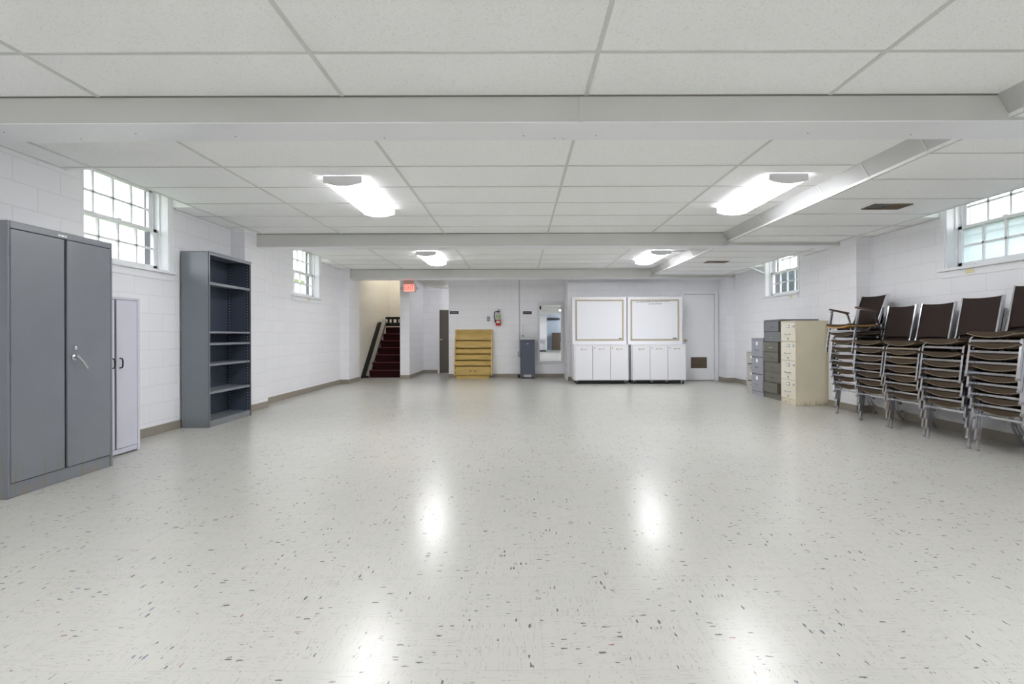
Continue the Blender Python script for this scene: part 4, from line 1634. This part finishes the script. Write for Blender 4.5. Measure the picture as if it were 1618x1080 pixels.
m = MB(); m.box(-hw + 0.05, hw - 0.07, -0.32, -0.03, 0.0, 0.09)
m.build('plinth', 'oak', rk)

# ------------------------------------------------------------------ drinking fountain
df = thing('drinking_fountain', 'slate blue drinking fountain with tall bottle filler spout', 'fountain', (0.197, YFC - 0.01, 0))
hw = 0.183
m = MB()
m.box(-hw, hw, -0.29, -0.005, 0.07, 0.975)
m.box(-hw + 0.02, hw - 0.02, -0.27, -0.01, 0.03, 0.07)
m.build('cabinet', 'fount', df, bevel=0.004)
m = MB(); m.box(-hw + 0.035, hw - 0.055, -0.294, -0.290, 0.12, 0.93)
m.build('front_panel', 'fount', df)
m = MB(); m.box(-0.03, 0.03, -0.2985, -0.294, 0.865, 0.882)
m.build('badge', 'steel', df)
m = MB(); m.box(-0.095, 0.095, -0.297, -0.289, 0.035, 0.098)
m.build('kick_plate', 'steel', df)
m = MB()
m.prism([(-hw - 0.004, 0.975), (hw + 0.004, 0.975), (hw - 0.02, 1.022), (0.0, 1.025), (-hw + 0.05, 1.05), (-hw + 0.01, 1.05)], 'y', -0.30, -0.005)
m.build('basin', 'steel', df, bevel=0.006)
m = MB()
pts = [(-0.105, -0.12, 1.03), (-0.105, -0.12, 1.33)] + [(-0.088 - 0.017 * math.cos(a), -0.12, 1.33 + 0.02 * math.sin(a)) for a in (PI * 0.25, PI * 0.5, PI * 0.75)] + [(-0.07, -0.12, 1.33)]
m.tube(pts, 0.006, 8)
fa = m.build('spout', 'steel', df, smooth=True)
m = MB(); m.lathe([(0.022, 1.04), (0.022, 1.055), (0.014, 1.06), (0.014, 1.085), (0.009, 1.09)], (-0.112, -0.12, 0), 14); m.box(-0.145, -0.105, -0.13, -0.11, 1.075, 1.087)
m.build('valve', 'plate', df, smooth=False)
m = MB()
for x in (-0.13, 0.13):
    m.tube([(x, -0.285, 0.03), (x, -0.285, 0.006), (x - 0.03 * (1 if x < 0 else -1), -0.285, 0.006)], 0.006, 8)
m.tube([(-0.11, -0.300, 0.012), (0.11, -0.300, 0.012)], 0.005, 8)
m.build('foot', 'black', df)
m = MB(); m.box(-0.25, -0.19, -0.08, -0.012, 0.0, 0.075)
o = m.build('drain_box', 'gap', None)
o.location = (0.197, YFC, 0)
tag(o, 'small dark box on the floor beside the drinking fountain', 'box')

cd = thing('wall_conduit', 'vertical painted conduit running down to an outlet beside the fountain', 'conduit', (-0.004, YFC, 0))
m = MB(); m.tube([(0, -0.014, 2.58), (0, -0.014, 0.66)], 0.011, 8)
m.build('pipe', 'conduit', cd, smooth=True)
m = MB(); m.box(-0.04, 0.035, -0.045, 0, 0.535, 0.665)
bx = m.build('outlet_box', 'plate', cd, bevel=0.004)
m = MB(); m.box(-0.014, 0.014, -0.047, -0.045, 0.565, 0.60); m.box(-0.014, 0.014, -0.047, -0.045, 0.61, 0.645)
m.build('socket', 'card', bx)
m = MB(); m.box(0.002, 0.028, -0.07, -0.046, 0.56, 0.60)
m.build('plug', 'black', bx)

# ------------------------------------------------------------------ mirror
mr = thing('wall_mirror', 'tall grey framed mirror on the recessed wall beside the fountain', 'mirror', (0.79, YFC, 1.12))
x0, x1, z0, z1 = 0.455 - 0.79, 1.125 - 0.79, 0.365 - 1.12, 1.945 - 1.12
f = 0.062
m = MB()
m.box(x0, x1, -0.035, 0, z0, z0 + f)
m.box(x0, x1, -0.035, 0, z1 - f - 0.03, z1)
m.box(x0, x0 + f, -0.035, 0, z0 + f, z1 - f - 0.03)
m.box(x1 - f, x1, -0.035, 0, z0 + f, z1 - f - 0.03)
m.build('frame', 'frame_grey', mr, bevel=0.006)
m = MB(); m.box(x0 + f, x1 - f, -0.012, -0.004, z0 + f, z1 - f - 0.03)
m.build('glass', 'mirror', mr)
m = MB(); m.box(x0 + f - 0.002, x0 + f + 0.04, -0.032, -0.012, z1 - f - 0.135, z1 - f - 0.05)
m.build('bracket', 'black', mr, bevel=0.004)

# ------------------------------------------------------------------ small wall things
fe = thing('fire_extinguisher', 'red fire extinguisher with pale label and black hose on the far wall', 'extinguisher', (-0.545, YFC - 0.085, 1.335))
m = MB()
m.lathe([(0.055, 0.0), (0.066, 0.008), (0.068, 0.02), (0.068, 0.15)], (0, 0, 0), 24)
m.build('cylinder_base', 'red', fe, smooth=True)
m = MB()
m.lathe([(0.068, 0.15), (0.068, 0.26), (0.066, 0.285), (0.052, 0.312), (0.03, 0.328), (0.022, 0.335)], (0, 0, 0), 24)
m.build('cylinder', 'silver', fe, smooth=True)
m = MB()
for k in range(10):
    a0 = -PI / 2 - 1.0 + k * 0.2
    m.prism([(0.0695 * math.cos(a0), 0.0695 * math.sin(a0)), (0.0695 * math.cos(a0 + 0.2), 0.0695 * math.sin(a0 + 0.2)),
             (0.068 * math.cos(a0 + 0.2), 0.068 * math.sin(a0 + 0.2)), (0.068 * math.cos(a0), 0.068 * math.sin(a0))], 'z', 0.17, 0.27)
m.build('label', 'green', fe)
m = MB()
for k in range(8):
    a0 = -PI / 2 - 0.7 + k * 0.18
    m.prism([(0.0692 * math.cos(a0), 0.0692 * math.sin(a0)), (0.0692 * math.cos(a0 + 0.18), 0.0692 * math.sin(a0 + 0.18)),
             (0.068 * math.cos(a0 + 0.18), 0.068 * math.sin(a0 + 0.18)), (0.068 * math.cos(a0), 0.068 * math.sin(a0))], 'z', 0.065, 0.12)
m.build('label', 'exlabel', fe)
m = MB(); m.lathe([(0.02, 0.333), (0.02, 0.37), (0.012, 0.375)], (0, 0, 0), 12); m.box(-0.035, 0.055, -0.012, 0.012, 0.362, 0.376)
vl = m.build('valve', 'black', fe)
m = MB(); m.tube([(0.0, 0, 0.37), (0.01, 0, 0.40), (0.03, 0, 0.418)], 0.006, 6); m.lathe([(0.014, 0.400), (0.014, 0.42)], (0.015, 0, 0), 10)
m.build('pull_pin', 'plate', vl)
m = MB()
m.tube([(-0.02, -0.01, 0.355), (-0.06, -0.02, 0.36), (-0.092, -0.03, 0.33), (-0.098, -0.03, 0.26), (-0.09, -0.03, 0.18), (-0.078, -0.03, 0.14)], 0.011, 10)
m.tube([(-0.078, -0.03, 0.14), (-0.076, -0.03, 0.08)], 0.015, 10)
m.build('hose', 'black', fe, smooth=True)
m = MB(); m.box(-0.02, 0.02, 0.06, 0.085, 0.10, 0.36)
m.build('bracket', 'plate', fe)

sw = thing('light_switch', 'brushed steel switch plate beside the fire extinguisher', 'switch', (-0.80, YFC, 1.51))
m = MB(); m.box(-0.038, 0.038, -0.006, 0, -0.06, 0.06)
m.build('plate', 'plate', sw, bevel=0.003)
m = MB(); m.box(-0.018, -0.010, -0.016, -0.006, -0.012, 0.012); m.box(0.010, 0.018, -0.016, -0.006, -0.012, 0.012)
m.build('toggle', 'card', sw)


def sign_plate(x, z, lab):
    r = thing('sign_plate', lab, 'sign', (x, YFC, z), 0, 'black door signs')
    m = MB(); m.box(-0.112, 0.112, -0.006, 0, -0.038, 0.038)
    m.build('plate', 'plaque', r, bevel=0.002)
    m = MB()
    xx = -0.088
    rnd = random.Random(int(x * 100))
    while xx < 0.085:
        w = rnd.uniform(0.007, 0.012)
        m.box(xx, xx + w, -0.0075, -0.006, -0.008, 0.010)
        xx += w + 0.006
    m.build('lettering', 'plaque_text', r)


sign_plate(-1.685, 1.675, 'small black sign plate at the wall corner beside the brown door')
sign_plate(0.20, 1.665, 'small black sign plate above the drinking fountain')

# exit sign
ex = thing('exit_sign', 'lit red exit sign hanging under the far beam', 'sign', (-2.675, 11.38, 2.235))
m = MB(); m.box(-0.165, 0.165, -0.03, 0.03, -0.105, 0.105)
m.build('housing', 'exitbox', ex, bevel=0.008)
m = MB(); m.box(-0.125, 0.125, -0.034, -0.03, -0.075, 0.092)
fcx = m.build('sign_face', 'exitface', ex)
text_mesh('EXIT', 0.165, 'lettering', 'exitred', fcx, (0.0, -0.0352, 0.008), (PI / 2, 0, 0), 0.001, 0.66)
m = MB(); m.box(-0.13, 0.11, -0.03, 0.03, 0.105, 0.36)
m.build('mount', 'exitpink', ex)
for sx in (-1, 1):
    m = MB()
    m.tube([(sx * 0.172, 0, 0.035), (sx * 0.205, 0, 0.0), (sx * 0.172, 0, -0.035)], 0.008, 6)
    m.build('side_arrow', 'plate', ex)
ex.location = (-2.675, 11.38, 2.235)

# ------------------------------------------------------------------ behind the camera, seen in the mirror
kc = thing('kitchen_cabinet', 'brown wooden cabinet in the blue kitchen seen in the mirror', 'cabinet', (2.62, YB - 2.6, 0), PI)
m = MB(); m.box(-0.30, 0.30, 0, 0.5, 0, 1.18)
m.build('body', 'vent', kc)
m = MB(); m.box(-0.33, 0.33, -0.03, 0.5, 1.18, 1.23)
m.build('top_panel', 'armwood', kc)
m = MB(); m.box(-0.27, -0.01, -0.012, 0, 0.08, 1.12); m.box(0.01, 0.27, -0.012, 0, 0.08, 1.12)
m.build('door', 'vent', kc)
ct = thing('utility_cart', 'white cart against the back wall seen in the mirror', 'cart', (1.42, YB + 0.55, 0), PI)
m = MB(); m.box(-0.30, -0.27, 0, 0.45, 0.08, 0.82); m.box(0.27, 0.30, 0, 0.45, 0.08, 0.82)
m.build('side_panel', 'lam', ct)
m = MB(); m.box(-0.32, 0.32, -0.02, 0.47, 0.82, 0.86)
m.build('top_panel', 'lam', ct)
m = MB(); m.box(-0.30, 0.30, 0, 0.45, 0.0, 0.10)
m.build('base', 'gap', ct)
m = MB(); m.box(1.9, 2.9, YB - 3.39, YB - 3.2, 2.15, 2.3)
o = m.build('pipe_run', 'black')
tag(o, 'dark pipes under the kitchen ceiling seen in the mirror', 'pipe')
la = bpy.data.lights.new('alcove_fill_light', 'POINT')  # unseen point light added to brighten the alcove
la.energy = 3.6
la.shadow_soft_size = 0.1
lo = bpy.data.objects.new('alcove_fill_light', la)
COL.objects.link(lo)
lo.location = (-1.5, 12.75, 2.25)
lk = bpy.data.lights.new('kitchen_fill_light', 'POINT')  # added light, out of view, to brighten the kitchen reflection
lk.energy = 45
lk.shadow_soft_size = 0.04
lo = bpy.data.objects.new('kitchen_fill_light', lk)
COL.objects.link(lo)
lo.location = (3.9, YB - 1.5, 2.4)
